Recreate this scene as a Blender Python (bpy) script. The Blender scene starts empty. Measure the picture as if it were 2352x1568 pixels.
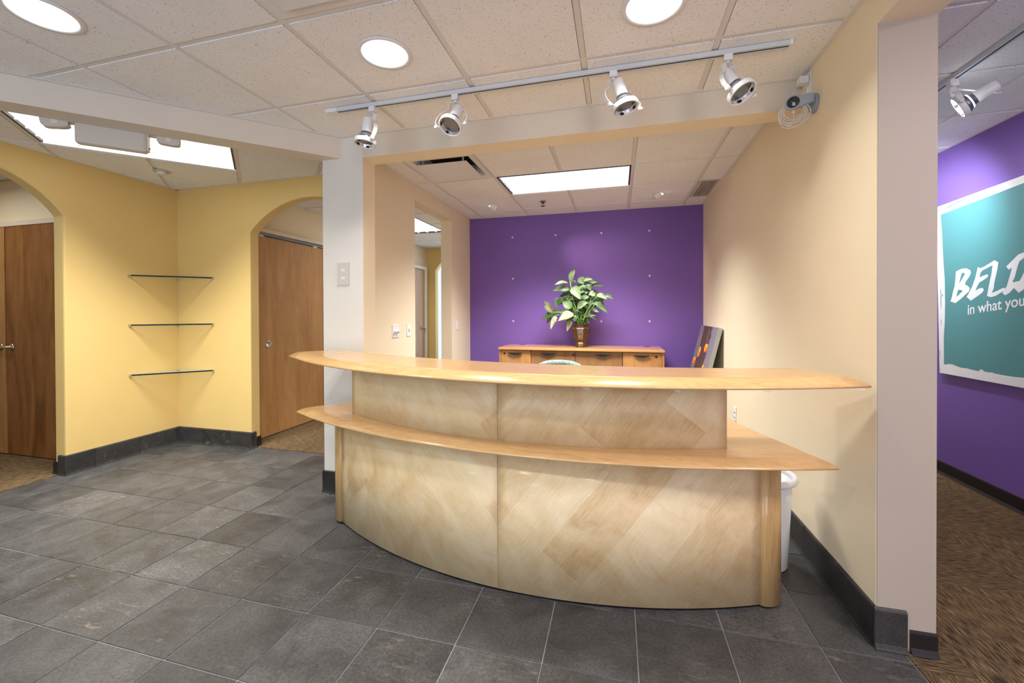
import bpy, bmesh, math, random
from mathutils import Vector, Matrix
R = math.radians
random.seed(7)
S = bpy.context.scene
COL = S.collection

# ------------------------------------------------------------------ camera
cd = bpy.data.cameras.new('camera')
cd.sensor_width = 36; cd.sensor_fit = 'HORIZONTAL'
cd.lens = 14.7338; cd.shift_x = 0.005986; cd.shift_y = -0.025447
cd.clip_start = 0.05; cd.clip_end = 200
cam = bpy.data.objects.new('camera', cd); COL.objects.link(cam)
r_ = (0.966296, 0.257407, -0.003723); d_ = (-0.001869, -0.007446, -0.999971); f_ = (-0.257427, 0.966274, -0.006714)
cam.matrix_world = Matrix(((r_[0], -d_[0], -f_[0], 0), (r_[1], -d_[1], -f_[1], 0), (r_[2], -d_[2], -f_[2], 1.29166), (0, 0, 0, 1)))
S.camera = cam

# ------------------------------------------------------------------ view + world
S.view_settings.view_transform = 'Standard'
S.view_settings.look = 'None'
S.view_settings.gamma = 1
S.view_settings.use_curve_mapping = False
S.view_settings.exposure = 0.0
w = bpy.data.worlds.new('world'); S.world = w; w.use_nodes = True
bg = w.node_tree.nodes['Background']
bg.inputs[0].default_value = (0.80, 0.90, 1.0, 1); bg.inputs[1].default_value = 1.1

# ------------------------------------------------------------------ lights
def area(name, loc, size, power, color, rot=(0, 0, 0), spread=180, shape='RECTANGLE'):
    l = bpy.data.lights.new(name, 'AREA'); l.shape = shape; l.size = size[0]; l.size_y = size[1]
    l.energy = power; l.color = color; l.spread = R(spread)
    o = bpy.data.objects.new(name, l); o.location = loc; o.rotation_euler = rot; COL.objects.link(o)
    o['kind'] = 'helper'
    return o
def spot(name, loc, target, power, color, angle, blend=0.6, radius=0.03):
    l = bpy.data.lights.new(name, 'SPOT'); l.energy = power; l.color = color
    l.spot_size = R(angle); l.spot_blend = blend; l.shadow_soft_size = radius
    o = bpy.data.objects.new(name, l); o.location = loc
    o.rotation_euler = (Vector(target) - Vector(loc)).to_track_quat('-Z', 'Y').to_euler(); COL.objects.link(o)
    o['kind'] = 'helper'
    return o
WARM = (1.0, 0.955, 0.88); NEUT = (1.0, 0.975, 0.93); HALO = (1.0, 0.76, 0.68); DAY = (0.66, 0.82, 1.0)
area('alcove_troffer_light', (-0.48, 4.015, 2.49), (1.14, 0.54), 78, NEUT, spread=116)
area('hall_troffer_light', (-3.42, 2.30, 2.49), (1.14, 0.54), 36, NEUT, rot=(0, 0, R(45)), spread=96)
area('passage_troffer_light', (-2.845, 5.41, 2.49), (0.54, 1.14), 20, WARM, spread=150)
area('side_passage_light', (-5.4, 1.75, 2.45), (0.5, 0.5), 11, WARM)
DL = [(-2.294, 1.1916), (-1.0752, 1.8012), (0.144, 1.8012), (-1.075, -0.03), (0.144, -0.03), (-2.6, -0.6), (-1.075, -1.4)]
for i, (x, y) in enumerate(DL):
    area('can_light', (x, y, 2.525), (0.19, 0.19), 13, WARM, spread=140, shape='DISK')
area('window_daylight', (-1.5, -2.42, 1.30), (2.7, 2.2), 62, DAY, rot=(R(90), 0, 0))
area('far_window_daylight', (-2.6, 8.6, 1.4), (1.6, 2.2), 22, DAY, rot=(R(-90), 0, 0))
spot('eyeball_beam', (-1.375, 4.70, 2.50), (0.16, 5.28, 1.74), 85, HALO, 40, 1.0)
spot('eyeball_beam', (0.40, 4.695, 2.50), (-0.95, 5.28, 1.45), 15, HALO, 48, 1.0)
spot('corridor_track_beam', (1.835, 3.495, 2.336), (2.475, 4.42, 1.66), 95, (0.80, 0.91, 1.0), 116, 1.0, 0.05)
spot('corridor_track_beam', (1.80, 2.80, 2.36), (2.475, 3.9, 1.2), 34, (0.92, 0.96, 1.0), 110, 0.9, 0.04)
area('corridor_added_fill', (1.85, 0.7, 2.50), (0.5, 0.5), 34, (1.0, 0.88, 0.84))  # added unseen fill lamp, lifts the corridor's brightness
area('corridor_pink_fill', (1.85, -2.42, 1.3), (1.0, 2.1), 58, (1.0, 0.86, 0.82), rot=(R(90), 0, 0))  # added pinkish fill for the corridor ceiling; the wall has no window here
area('corridor_added_fill', (1.85, 4.75, 2.50), (0.4, 0.4), 12, (1.0, 0.88, 0.84))  # second added fill, out of view at the corridor's far end

# ------------------------------------------------------------------ materials
def mat(name, color, rough=0.6, metal=0.0, emit=None, spec=0.5, coat=0.0, trans=0.0, ior=1.45, alpha=1.0):
    m = bpy.data.materials.new(name); m.use_nodes = True
    b = m.node_tree.nodes['Principled BSDF']
    b.inputs['Base Color'].default_value = (*color, 1)
    b.inputs['Roughness'].default_value = rough; b.inputs['Metallic'].default_value = metal
    b.inputs['Specular IOR Level'].default_value = spec
    b.inputs['Coat Weight'].default_value = coat; b.inputs['Coat Roughness'].default_value = 0.08
    b.inputs['Transmission Weight'].default_value = trans; b.inputs['IOR'].default_value = ior
    b.inputs['Alpha'].default_value = alpha
    if emit:
        b.inputs['Emission Color'].default_value = (*emit[0], 1); b.inputs['Emission Strength'].default_value = emit[1]
    return m
class NT:
    def __init__(s, m): s.t = m.node_tree; s.b = s.t.nodes['Principled BSDF']
    def n(s, typ, **kw):
        x = s.t.nodes.new(typ)
        for k, v in kw.items(): setattr(x, k, v)
        return x
    def l(s, a, b): s.t.links.new(a, b)
    def math(s, op, a, b=None, c=None):
        x = s.n('ShaderNodeMath', operation=op)
        for i, v in enumerate((a, b, c)):
            if v is None: continue
            if isinstance(v, (int, float)): x.inputs[i].default_value = v
            else: s.l(v, x.inputs[i])
        return x.outputs[0]
    def ramp(s, f, stops):
        x = s.n('ShaderNodeValToRGB'); cr = x.color_ramp
        while len(cr.elements) < len(stops): cr.elements.new(0.5)
        for e, (p, c) in zip(cr.elements, stops): e.position = p; e.color = (*c, 1)
        s.l(f, x.inputs[0]); return x.outputs[0]
    def mix(s, f, a, b, mode='MIX'):
        x = s.n('ShaderNodeMix', data_type='RGBA', blend_type=mode)
        for sock, v in ((x.inputs[0], f), (x.inputs[6], a), (x.inputs[7], b)):
            if isinstance(v, (int, float)): sock.default_value = v
            elif isinstance(v, tuple): sock.default_value = (*v, 1)
            else: s.l(v, sock)
        return x.outputs[2]
    def coord(s, kind='Object', scale=(1, 1, 1), rot=(0, 0, 0), rand=False):
        c = s.n('ShaderNodeTexCoord').outputs[kind]
        if rand:
            oi = s.n('ShaderNodeObjectInfo')
            mul = s.n('ShaderNodeVectorMath', operation='SCALE'); mul.inputs[0].default_value = (31.7, 17.3, 9.1)
            s.l(oi.outputs['Random'], mul.inputs['Scale'])
            ad = s.n('ShaderNodeVectorMath', operation='ADD'); s.l(c, ad.inputs[0]); s.l(mul.outputs[0], ad.inputs[1]); c = ad.outputs[0]
        mp = s.n('ShaderNodeMapping'); mp.inputs['Scale'].default_value = scale; mp.inputs['Rotation'].default_value = rot
        s.l(c, mp.inputs['Vector']); return mp.outputs[0]
    def noise(s, vec, scale=5, detail=4, rough=0.55, dist=0.0):
        x = s.n('ShaderNodeTexNoise'); x.inputs['Scale'].default_value = scale; x.inputs['Detail'].default_value = detail
        x.inputs['Roughness'].default_value = rough; x.inputs['Distortion'].default_value = dist
        s.l(vec, x.inputs['Vector']); return x.outputs['Fac']
    def bump(s, h, strength=0.2, dist=0.002):
        x = s.n('ShaderNodeBump'); x.inputs['Strength'].default_value = strength; x.inputs['Distance'].default_value = dist
        s.l(h, x.inputs['Height']); s.l(x.outputs[0], s.b.inputs['Normal'])
def paint(name, color, rough=0.55, var=0.03):
    m = mat(name, color, rough, spec=0.3); t = NT(m)
    v = t.coord('Object'); n1 = t.noise(v, 1.3, 3)
    lo = tuple(c * (1 - var) for c in color); hi = tuple(min(1, c * (1 + var)) for c in color)
    t.l(t.ramp(n1, [(0.3, lo), (0.7, hi)]), t.b.inputs['Base Color'])
    t.bump(t.noise(v, 160, 2), 0.12, 0.001)
    return m
def wood(name, c1, c2, c3, scale, coord='Object', rot=(0, 0, 0), rough=0.35, coat=0.0, rand=False, broad=0.5):
    m = mat(name, c2, rough, coat=coat); t = NT(m)
    v = t.coord(coord, scale, rot, rand)
    g = t.noise(v, 9, 6, 0.62, 0.6); b = t.noise(v, 1.6, 3, 0.5, 0.8)
    f = t.math('ADD', t.math('MULTIPLY', g, 1 - broad), t.math('MULTIPLY', b, broad))
    t.l(t.ramp(f, [(0.33, c1), (0.5, c2), (0.66, c3)]), t.b.inputs['Base Color'])
    t.bump(g, 0.06, 0.001)
    return m
def veneer(name, flip):
    # book-matched pale maple veneer on the desk fronts, grain on the slant with broad leaves of figure
    m = mat(name, (0.60, 0.47, 0.27), 0.42, coat=0.06); t = NT(m)
    v = t.coord('UV', (1, 1, 1), (0, 0, R(-52 if flip else 52)))
    st = t.n('ShaderNodeMapping'); st.inputs['Scale'].default_value = (1.3, 30.0, 1.0); t.l(v, st.inputs['Vector'])
    fine = t.noise(st.outputs[0], 9, 6, 0.65, 0.5)
    # leaves: wide bands across the grain, each with its own tone
    sep = t.n('ShaderNodeSeparateXYZ'); t.l(v, sep.inputs[0])
    band = t.math('FLOOR', t.math('MULTIPLY', t.math('ADD', sep.outputs[1], 10.03), 4.6))
    row = t.math('FLOOR', t.math('ADD', t.math('MULTIPLY', sep.outputs[0], 1.15), t.math('MULTIPLY', band, 0.37)))
    wn = t.n('ShaderNodeTexWhiteNoise', noise_dimensions='2D')
    cmb = t.n('ShaderNodeCombineXYZ'); t.l(band, cmb.inputs[0]); t.l(row, cmb.inputs[1]); t.l(cmb.outputs[0], wn.inputs['Vector'])
    fig = t.noise(v, 3.2, 4, 0.6, 1.6); bc = t.n('ShaderNodeMix', data_type='RGBA')
    f = t.math('ADD', t.math('MULTIPLY', wn.outputs['Value'], 0.155), t.math('ADD', t.math('MULTIPLY', fine, 0.40), t.math('MULTIPLY', fig, 0.46)))
    t.l(t.ramp(f, [(0.36, (0.52, 0.345, 0.165)), (0.47, (0.645, 0.48, 0.265)), (0.58, (0.73, 0.59, 0.365)), (0.72, (0.80, 0.69, 0.475))]), bc.inputs[6])
    sm = t.ramp(t.noise(v, 2.7, 3, 0.55, 2.0), [(0.62, (0, 0, 0)), (0.76, (1, 1, 1))]); t.l(t.math('MULTIPLY', sm, 0.5), bc.inputs[0])
    bc.inputs[7].default_value = (0.42, 0.26, 0.12, 1); t.l(bc.outputs[2], t.b.inputs['Base Color'])
    t.bump(fine, 0.05, 0.001)
    return m
M = {}
M['cream'] = paint('cream_paint', (0.82, 0.72, 0.535))
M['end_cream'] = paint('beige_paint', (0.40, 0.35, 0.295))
M['header'] = paint('header_paint', (0.68, 0.62, 0.53))
M['column'] = paint('column_paint', (0.70, 0.685, 0.635))
M['yellow'] = paint('yellow_paint', (0.76, 0.56, 0.22))
M['purple'] = paint('purple_paint', (0.185, 0.102, 0.385), 0.5)
M['trimwhite'] = mat('trim_paint', (0.72, 0.66, 0.54), 0.35)
M['white'] = mat('white_plastic', (0.78, 0.78, 0.78), 0.4)
M['whitemetal'] = mat('white_metal', (0.76, 0.77, 0.79), 0.35)
M['offwhite'] = mat('offwhite_plastic', (0.57, 0.53, 0.47), 0.45)
M['grid'] = mat('grid_paint', (0.74, 0.72, 0.70), 0.5)
M['railmetal'] = mat('rail_paint', (0.60, 0.635, 0.66), 0.35)
M['black'] = mat('black_plastic', (0.012, 0.012, 0.014), 0.35)
M['dark'] = mat('dark_gap', (0.008, 0.008, 0.008), 0.8)
M['rubber'] = mat('black_rubber', (0.014, 0.014, 0.015), 0.35)
M['chrome'] = mat('brushed_nickel', (0.62, 0.60, 0.56), 0.22, 1.0)
M['mirror'] = mat('lamp_reflector', (0.86, 0.84, 0.83), 0.25, 0.6)
M['greymetal'] = mat('grey_metal', (0.22, 0.24, 0.27), 0.35, 0.8)
M['glow'] = mat('diffuser_glow', (0.9, 0.9, 0.9), 0.5, emit=((1, 0.985, 0.96), 1.7))
M['canglow'] = mat('can_glow', (0.9, 0.9, 0.9), 0.5, emit=((1, 0.965, 0.90), 2.2))
M['bulb'] = mat('bulb_glow', (0.9, 0.9, 0.9), 0.5, emit=((0.95, 0.97, 1.0), 30.0))
M['bulbwarm'] = mat('bulb_glow_warm', (0.9, 0.9, 0.9), 0.5, emit=((1.0, 0.93, 0.85), 10.0))
M['glow_blade'] = mat('louver_blade', (0.95, 0.95, 0.95), 0.4, emit=((1, 1, 1), 0.5))  # blades and far frame side glow faintly, lamplight put into the material
M['can'] = mat('bin_plastic', (0.74, 0.77, 0.84), 0.35)
M['grey'] = mat('grey_plastic', (0.30, 0.34, 0.42), 0.4)
M['lens'] = mat('lens_glass', (0.006, 0.006, 0.008), 0.05, coat=1.0)
M['cord'] = mat('cord_plastic', (0.66, 0.63, 0.62), 0.45)
M['clear'] = mat('clear_plastic', (0.9, 0.92, 0.92), 0.08, alpha=0.14)
M['stem'] = mat('plant_stem', (0.16, 0.30, 0.05), 0.5)
M['soil'] = mat('moss', (0.05, 0.045, 0.02), 0.9)
M['poster'] = mat('poster_white', (0.82, 0.83, 0.85), 0.5)
M['teal'] = mat('poster_teal', (0.085, 0.285, 0.305), 0.5)
M['canvas_side'] = mat('canvas_silver', (0.42, 0.43, 0.40), 0.5)
M['windowframe'] = mat('window_frame', (0.30, 0.30, 0.30), 0.4, 0.5)
M['wglass'] = mat('window_glass', (1, 1, 1), 0.0, trans=1.0, ior=1.02)

def ceiling_mat():
    m = mat('acoustic_tile', (0.64, 0.595, 0.56), 0.8, spec=0.2); t = NT(m)
    v = t.coord('Object', rand=True)
    d = t.n('ShaderNodeTexNoise'); d.inputs['Scale'].default_value = 45; t.l(v, d.inputs['Vector'])
    sc = t.n('ShaderNodeVectorMath', operation='SCALE'); t.l(d.outputs['Color'], sc.inputs[0]); sc.inputs['Scale'].default_value = 0.022
    ad = t.n('ShaderNodeVectorMath', operation='ADD'); t.l(v, ad.inputs[0]); t.l(sc.outputs[0], ad.inputs[1])
    vo = t.n('ShaderNodeTexVoronoi'); vo.inputs['Scale'].default_value = 125; t.l(ad.outputs[0], vo.inputs['Vector'])
    sep = t.n('ShaderNodeSeparateXYZ'); t.l(vo.outputs['Color'], sep.inputs[0])
    th = t.math('MULTIPLY', t.math('POWER', sep.outputs[0], 1.3), 0.30)
    pit = t.math('LESS_THAN', vo.outputs['Distance'], th)
    cl = t.noise(v, 3, 3)
    base = t.ramp(cl, [(0.3, (0.83, 0.835, 0.85)), (0.7, (0.87, 0.88, 0.895))])
    t.l(t.mix(t.math('MULTIPLY', pit, 0.66), base, (0.15, 0.14, 0.14)), t.b.inputs['Base Color'])
    t.bump(t.math('SUBTRACT', t.noise(v, 220, 2), t.math('MULTIPLY', pit, 1.5)), 0.25, 0.002)
    return m
M['tile_c'] = ceiling_mat()
def floor_mat(name="slate_tile", k=1.22):
    m = mat(name, (0.07, 0.066, 0.062), 0.42, spec=0.45); t = NT(m)
    v = t.coord('Object', rand=True); oi = t.n('ShaderNodeObjectInfo')
    n1 = t.noise(v, 5, 5, 0.6, 0.6); vs = t.coord('Object', (3, 11, 3), (0, 0, R(18)), True); n2 = t.noise(vs, 5, 6, 0.7, 0.4)
    base = t.ramp(n1, [(0.28, (0.036 * k, 0.036 * k, 0.037 * k)), (0.72, (0.078 * k, 0.077 * k, 0.077 * k))])
    sc = t.ramp(n2, [(0.56, (0, 0, 0)), (0.72, (1, 1, 1))])
    n3 = t.noise(v, 2.2, 2); patch = t.ramp(n3, [(0.48, (0, 0, 0)), (0.62, (1, 1, 1))])
    f = t.math('MULTIPLY', t.math('MULTIPLY', sc, patch), 0.62)
    gr = t.noise(t.coord('Object', (1, 1, 1), (0, 0, 0), True), 90, 4, 0.8); base = t.mix(0.55, base, t.ramp(gr, [(0.35, (0.35, 0.35, 0.35)), (0.65, (1.6, 1.6, 1.6))]), 'MULTIPLY')
    c = t.mix(f, base, (0.29, 0.235, 0.185))
    br = t.math('ADD', t.math('MULTIPLY', oi.outputs['Random'], 0.45), 0.78)
    hs = t.n('ShaderNodeHueSaturation'); t.l(c, hs.inputs['Color']); t.l(br, hs.inputs['Value'])
    t.l(hs.outputs[0], t.b.inputs['Base Color'])
    t.l(t.ramp(n1, [(0.3, (0.36,) * 3), (0.7, (0.52,) * 3)]), t.b.inputs['Roughness'])
    t.bump(t.math('ADD', t.math('MULTIPLY', n2, 0.7), t.noise(v, 120, 2)), 0.25, 0.0015)
    return m
M['slate'] = floor_mat()
M['base'] = floor_mat('base_tile', 0.62)
M['grout'] = paint('grout', (0.29, 0.31, 0.33), 0.8, 0.1)
def carpet_mat():
    m = mat('carpet', (0.1, 0.07, 0.04), 0.95, spec=0.1); t = NT(m)
    ch = t.n('ShaderNodeTexChecker'); ch.inputs['Scale'].default_value = 1.64
    v = t.coord('Object'); t.l(v, ch.inputs['Vector'])
    a = t.noise(t.coord('Object', (16, 260, 1)), 1, 3, 0.6, 0.0); b = t.noise(t.coord('Object', (260, 16, 1)), 1, 3, 0.6, 0.0)
    mx = t.n('ShaderNodeMix', data_type='FLOAT'); t.l(ch.outputs['Fac'], mx.inputs[0]); t.l(a, mx.inputs[2]); t.l(b, mx.inputs[3])
    f = mx.outputs[0]; big = t.noise(v, 2.0, 2)
    c = t.ramp(f, [(0.38, (0.024, 0.019, 0.018)), (0.46, (0.09, 0.06, 0.036)), (0.55, (0.23, 0.155, 0.08)), (0.68, (0.34, 0.235, 0.122))])
    t.l(t.mix(0.25, c, t.ramp(big, [(0.3, (0.05, 0.035, 0.022)), (0.7, (0.2, 0.13, 0.06))])), t.b.inputs['Base Color'])
    t.bump(t.math('ADD', f, t.noise(v, 300, 2)), 0.6, 0.006)
    return m
M['carpet'] = carpet_mat()
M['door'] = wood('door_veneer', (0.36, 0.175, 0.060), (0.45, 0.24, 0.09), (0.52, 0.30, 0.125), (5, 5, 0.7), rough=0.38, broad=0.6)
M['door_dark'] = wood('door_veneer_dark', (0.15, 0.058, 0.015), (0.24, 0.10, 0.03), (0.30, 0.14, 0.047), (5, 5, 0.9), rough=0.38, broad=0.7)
M['counter'] = wood('beech_counter', (0.53, 0.305, 0.125), (0.615, 0.385, 0.170), (0.67, 0.44, 0.21), (1.6, 14, 14), rough=0.24, coat=0.28, broad=0.35)
M['post'] = wood('beech_post', (0.38, 0.225, 0.09), (0.50, 0.325, 0.14), (0.56, 0.385, 0.18), (16, 16, 0.9), rough=0.3, coat=0.2, broad=0.4)
M['credwood'] = wood('cherry_veneer', (0.36, 0.165, 0.052), (0.46, 0.225, 0.075), (0.53, 0.28, 0.10), (9, 9, 1.2), rough=0.35)
M['credwood_shaded'] = wood('cherry_veneer_shaded', (0.22, 0.105, 0.042), (0.29, 0.145, 0.058), (0.35, 0.185, 0.075), (9, 9, 1.2), rough=0.35)  # shaded copy of the cherry veneer, shadow on the centre fronts painted in
M['credtop'] = wood('cherry_top', (0.42, 0.19, 0.06), (0.52, 0.255, 0.085), (0.58, 0.31, 0.115), (1.2, 12, 12), rough=0.2, coat=0.3)
M['veneerL'] = veneer('maple_veneer_left', False); M['veneerR'] = veneer('maple_veneer_right', True)
def fabric_mat():
    m = mat('teal_fabric', (0.3, 0.42, 0.4), 0.9, spec=0.1); t = NT(m); v = t.coord('Object')
    n = t.noise(v, 120, 3, 0.7)
    t.l(t.ramp(n, [(0.40, (0.05, 0.13, 0.12)), (0.5, (0.19, 0.29, 0.26)), (0.6, (0.42, 0.46, 0.39))]), t.b.inputs['Base Color'])
    return m
M['fabric'] = fabric_mat()
def pot_mat():
    m = mat('bronze_pot', (0.07, 0.03, 0.014), 0.35, 0.2); t = NT(m); v = t.coord('Object')
    n = t.noise(v, 70, 4, 0.7)
    t.l(t.ramp(n, [(0.42, (0.045, 0.018, 0.008)), (0.58, (0.10, 0.045, 0.02))]), t.b.inputs['Base Color']); return m
M['pot'] = pot_mat()
def relief_mat():
    m = mat('pot_relief', (0.1, 0.07, 0.05), 0.4, 0.3); t = NT(m); v = t.coord('Object')
    n = t.noise(v, 130, 3, 0.8)
    t.l(t.ramp(n, [(0.46, (0.05, 0.024, 0.012)), (0.56, (0.30, 0.24, 0.19))]), t.b.inputs['Base Color']); t.bump(n, 0.8, 0.004); return m
M['relief'] = relief_mat()
def leaf_mat(name, dark, light):
    m = mat(name, light, 0.42); t = NT(m)
    v = t.coord('UV', (2.0, 1, 1)); n = t.noise(t.coord('UV', (14, 2.0, 1)), 1.2, 4, 0.6, 0.5)
    t.l(t.ramp(n, [(0.35, dark), (0.62, light)]), t.b.inputs['Base Color'])
    t.b.inputs['Subsurface Weight'].default_value = 0.0
    return m
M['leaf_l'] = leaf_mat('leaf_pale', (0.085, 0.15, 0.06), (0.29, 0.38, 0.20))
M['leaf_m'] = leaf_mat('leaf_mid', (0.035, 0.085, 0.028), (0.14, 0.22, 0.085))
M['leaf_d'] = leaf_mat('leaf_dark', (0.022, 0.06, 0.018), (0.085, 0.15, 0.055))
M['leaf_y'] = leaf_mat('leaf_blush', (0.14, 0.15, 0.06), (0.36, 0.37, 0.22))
def glass_mat():
    m = mat('shelf_glass', (0.86, 0.95, 0.92), 0.02, trans=1.0, ior=1.5); return m
M['shelfglass'] = mat('shelf_glass', (0.62, 0.80, 0.74), 0.03, alpha=0.16)
M['glassedge'] = mat('glass_edge', (0.004, 0.022, 0.028), 0.3, spec=0.12)
def canvas_mat():
    m = mat('canvas_paint', (0.2, 0.18, 0.22), 0.6); t = NT(m); v = t.coord('Object', (6, 6, 30))
    g = t.coord('Object', (30, 30, 2.5))
    sep = t.n('ShaderNodeSeparateXYZ'); t.l(t.coord('UV'), sep.inputs[0])
    u = t.math('ADD', sep.outputs[0], t.math('MULTIPLY', t.math('SUBTRACT', t.noise(t.coord('UV', (3, 9, 1)), 3, 4), 0.5), 0.16))
    streak = t.noise(g, 3, 5, 0.7)
    grey = t.ramp(streak, [(0.3, (0.13, 0.115, 0.16)), (0.7, (0.27, 0.25, 0.31))])
    brown = t.ramp(streak, [(0.3, (0.045, 0.02, 0.02)), (0.7, (0.14, 0.075, 0.06))])
    k = t.math('MULTIPLY', t.math('GREATER_THAN', u, 0.25), t.math('LESS_THAN', u, 0.72))
    t.l(t.mix(k, grey, brown), t.b.inputs['Base Color']); return m
M['canvas'] = canvas_mat()
M['petal_o'] = mat('petal_orange', (0.72, 0.14, 0.03), 0.6); M['petal_y'] = mat('petal_yellow', (0.85, 0.55, 0.02), 0.6)
M['gold'] = mat('gold_stroke', (0.42, 0.28, 0.12), 0.5)

# ------------------------------------------------------------------ mesh builder
class MB:
    def __init__(s): s.v = []; s.f = []; s.m = []; s.s = []; s.uv = {}
    def add(s, pts, faces, mi=0, smooth=False):
        o = len(s.v); s.v += [tuple(p) for p in pts]
        for f in faces: s.f.append([i + o for i in f]); s.m.append(mi); s.s.append(smooth)
        return o
    def box(s, a, b, mi=0, T=None):
        x0, y0, z0 = a; x1, y1, z1 = b
        p = [(x0, y0, z0), (x1, y0, z0), (x1, y1, z0), (x0, y1, z0), (x0, y0, z1), (x1, y0, z1), (x1, y1, z1), (x0, y1, z1)]
        if T: p = [tuple(T @ Vector(q)) for q in p]
        s.add(p, [(0, 3, 2, 1), (4, 5, 6, 7), (0, 1, 5, 4), (1, 2, 6, 5), (2, 3, 7, 6), (3, 0, 4, 7)], mi); return s
    def prism(s, poly, lo, hi, axis=2, mi=0, smooth_side=False):
        # poly: 2-D outline; axis: extruded axis. (axis 2: x,y ; axis 0: y,z ; axis 1: x,z)
        def P(q, h):
            return (q[0], q[1], h) if axis == 2 else ((h, q[0], q[1]) if axis == 0 else (q[0], h, q[1]))
        n = len(poly)
        o = s.add([P(q, lo) for q in poly] + [P(q, hi) for q in poly], [])
        s.f.append([o + i for i in range(n)][::-1]); s.m.append(mi); s.s.append(False)
        s.f.append([o + n + i for i in range(n)]); s.m.append(mi); s.s.append(False)
        for i in range(n):
            j = (i + 1) % n; s.f.append([o + i, o + j, o + n + j, o + n + i]); s.m.append(mi); s.s.append(smooth_side)
        return s
    def lathe(s, prof, n=24, T=None, mi=0, smooth=True, cap=True, sx=1, sy=1):
        pts = []
        for r, z in prof:
            for k in range(n):
                a = 2 * math.pi * k / n; pts.append((r * math.cos(a) * sx, r * math.sin(a) * sy, z))
        if T: pts = [tuple(T @ Vector(p)) for p in pts]
        F = []
        for i in range(len(prof) - 1):
            for k in range(n):
                F.append((i * n + k, i * n + (k + 1) % n, (i + 1) * n + (k + 1) % n, (i + 1) * n + k))
        o = s.add(pts, F, mi, smooth)
        if cap:
            if prof[0][0] > 1e-5: s.f.append([o + k for k in range(n)][::-1]); s.m.append(mi); s.s.append(False)
            if prof[-1][0] > 1e-5: s.f.append([o + (len(prof) - 1) * n + k for k in range(n)]); s.m.append(mi); s.s.append(False)
        return s
    def tube(s, path, r, n=8, mi=0, closed=False):
        path = [Vector(p) for p in path]; m = len(path); rs = r if isinstance(r, (list, tuple)) else [r] * m
        up = Vector((0, 0, 1)); pts = []; prev = None
        for i, p in enumerate(path):
            d = (path[(i + 1) % m] - path[i - 1]) if closed else (path[min(i + 1, m - 1)] - path[max(i - 1, 0)])
            d.normalize()
            if prev is None:
                a = d.cross(up)
                if a.length < 1e-3: a = d.cross(Vector((1, 0, 0)))
            else: a = prev - d * prev.dot(d)
            a.normalize(); prev = a; b = d.cross(a)
            for k in range(n):
                t = 2 * math.pi * k / n; pts.append(tuple(p + (a * math.cos(t) + b * math.sin(t)) * rs[i]))
        F = []; q = m if closed else m - 1
        for i in range(q):
            j = (i + 1) % m
            for k in range(n): F.append((i * n + k, i * n + (k + 1) % n, j * n + (k + 1) % n, j * n + k))
        o = s.add(pts, F, mi, True)
        if not closed:
            s.f.append([o + k for k in range(n)][::-1]); s.m.append(mi); s.s.append(False)
            s.f.append([o + (m - 1) * n + k for k in range(n)]); s.m.append(mi); s.s.append(False)
        return s
    def strip(s, path, width, thick, wdir, mi=0):
        # flat bar swept along path, its width along wdir
        path = [Vector(p) for p in path]; wd = Vector(wdir).normalized(); pts = []; m = len(path)
        for i, p in enumerate(path):
            d = (path[min(i + 1, m - 1)] - path[max(i - 1, 0)]).normalized(); nn = d.cross(wd).normalized()
            for a, b in ((-1, -1), (1, -1), (1, 1), (-1, 1)): pts.append(tuple(p + wd * (a * width / 2) + nn * (b * thick / 2)))
        F = []
        for i in range(m - 1):
            for k in range(4): F.append((i * 4 + k, i * 4 + (k + 1) % 4, (i + 1) * 4 + (k + 1) % 4, (i + 1) * 4 + k))
        F += [(3, 2, 1, 0), tuple((m - 1) * 4 + k for k in range(4))]
        s.add(pts, F, mi); return s
def mesh(mb, name, mats, uv=None):
    me = bpy.data.meshes.new(name); me.from_pydata(mb.v, [], mb.f)
    for m in (mats if isinstance(mats, (list, tuple)) else [mats]): me.materials.append(M[m] if isinstance(m, str) else m)
    me.polygons.foreach_set('material_index', mb.m); me.polygons.foreach_set('use_smooth', mb.s)
    if uv:
        l = me.uv_layers.new(name='UVMap')
        for lp in me.loops: l.data[lp.index].uv = uv[lp.vertex_index]
    bm = bmesh.new(); bm.from_mesh(me); bmesh.ops.recalc_face_normals(bm, faces=bm.faces); bm.to_mesh(me); bm.free()
    me.update(); return me
def world_loc(o):
    v = Vector((0, 0, 0))
    while o: v += o.location; o = o.parent
    return v
def obj(name, mb, mats, parent=None, local=False, uv=None, bevel=0, kind=None, at=None):
    """mesh object; vertex coordinates are world ones unless local (parents are unrotated then)."""
    if not local:
        org = world_loc(parent) if parent else Vector((0, 0, 0))
        if at is not None: org = Vector(at)
        if org.length: mb.v = [tuple(Vector(p) - org) for p in mb.v]
    me = mesh(mb, name, mats, uv) if isinstance(mb, MB) else mb
    o = bpy.data.objects.new(name, me); COL.objects.link(o)
    if parent: o.parent = parent
    if at is not None: o.location = Vector(at) - (world_loc(parent) if parent else Vector((0, 0, 0)))
    if bevel:
        b = o.modifiers.new('bevel', 'BEVEL'); b.width = bevel; b.segments = 2; b.limit_method = 'ANGLE'; b.angle_limit = R(35)
    if kind: o['kind'] = kind
    return o
def thing(name, label, cat, loc=(0, 0, 0), rotz=0.0, group=None, kind=None):
    o = bpy.data.objects.new(name, None); COL.objects.link(o); o.empty_display_size = 0.05
    o.location = loc; o.rotation_euler = (0, 0, rotz)
    if label: o['label'] = label; o['category'] = cat
    if group: o['group'] = group
    if kind: o['kind'] = kind
    return o
def tag(o, label, cat, group=None):
    o['label'] = label; o['category'] = cat
    if group: o['group'] = group
    return o
def struct(name, mb, m, bevel=0, parent=None, at=None): return obj(name, mb, m, parent, kind='structure' if not parent else None, bevel=bevel, at=at)
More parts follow.
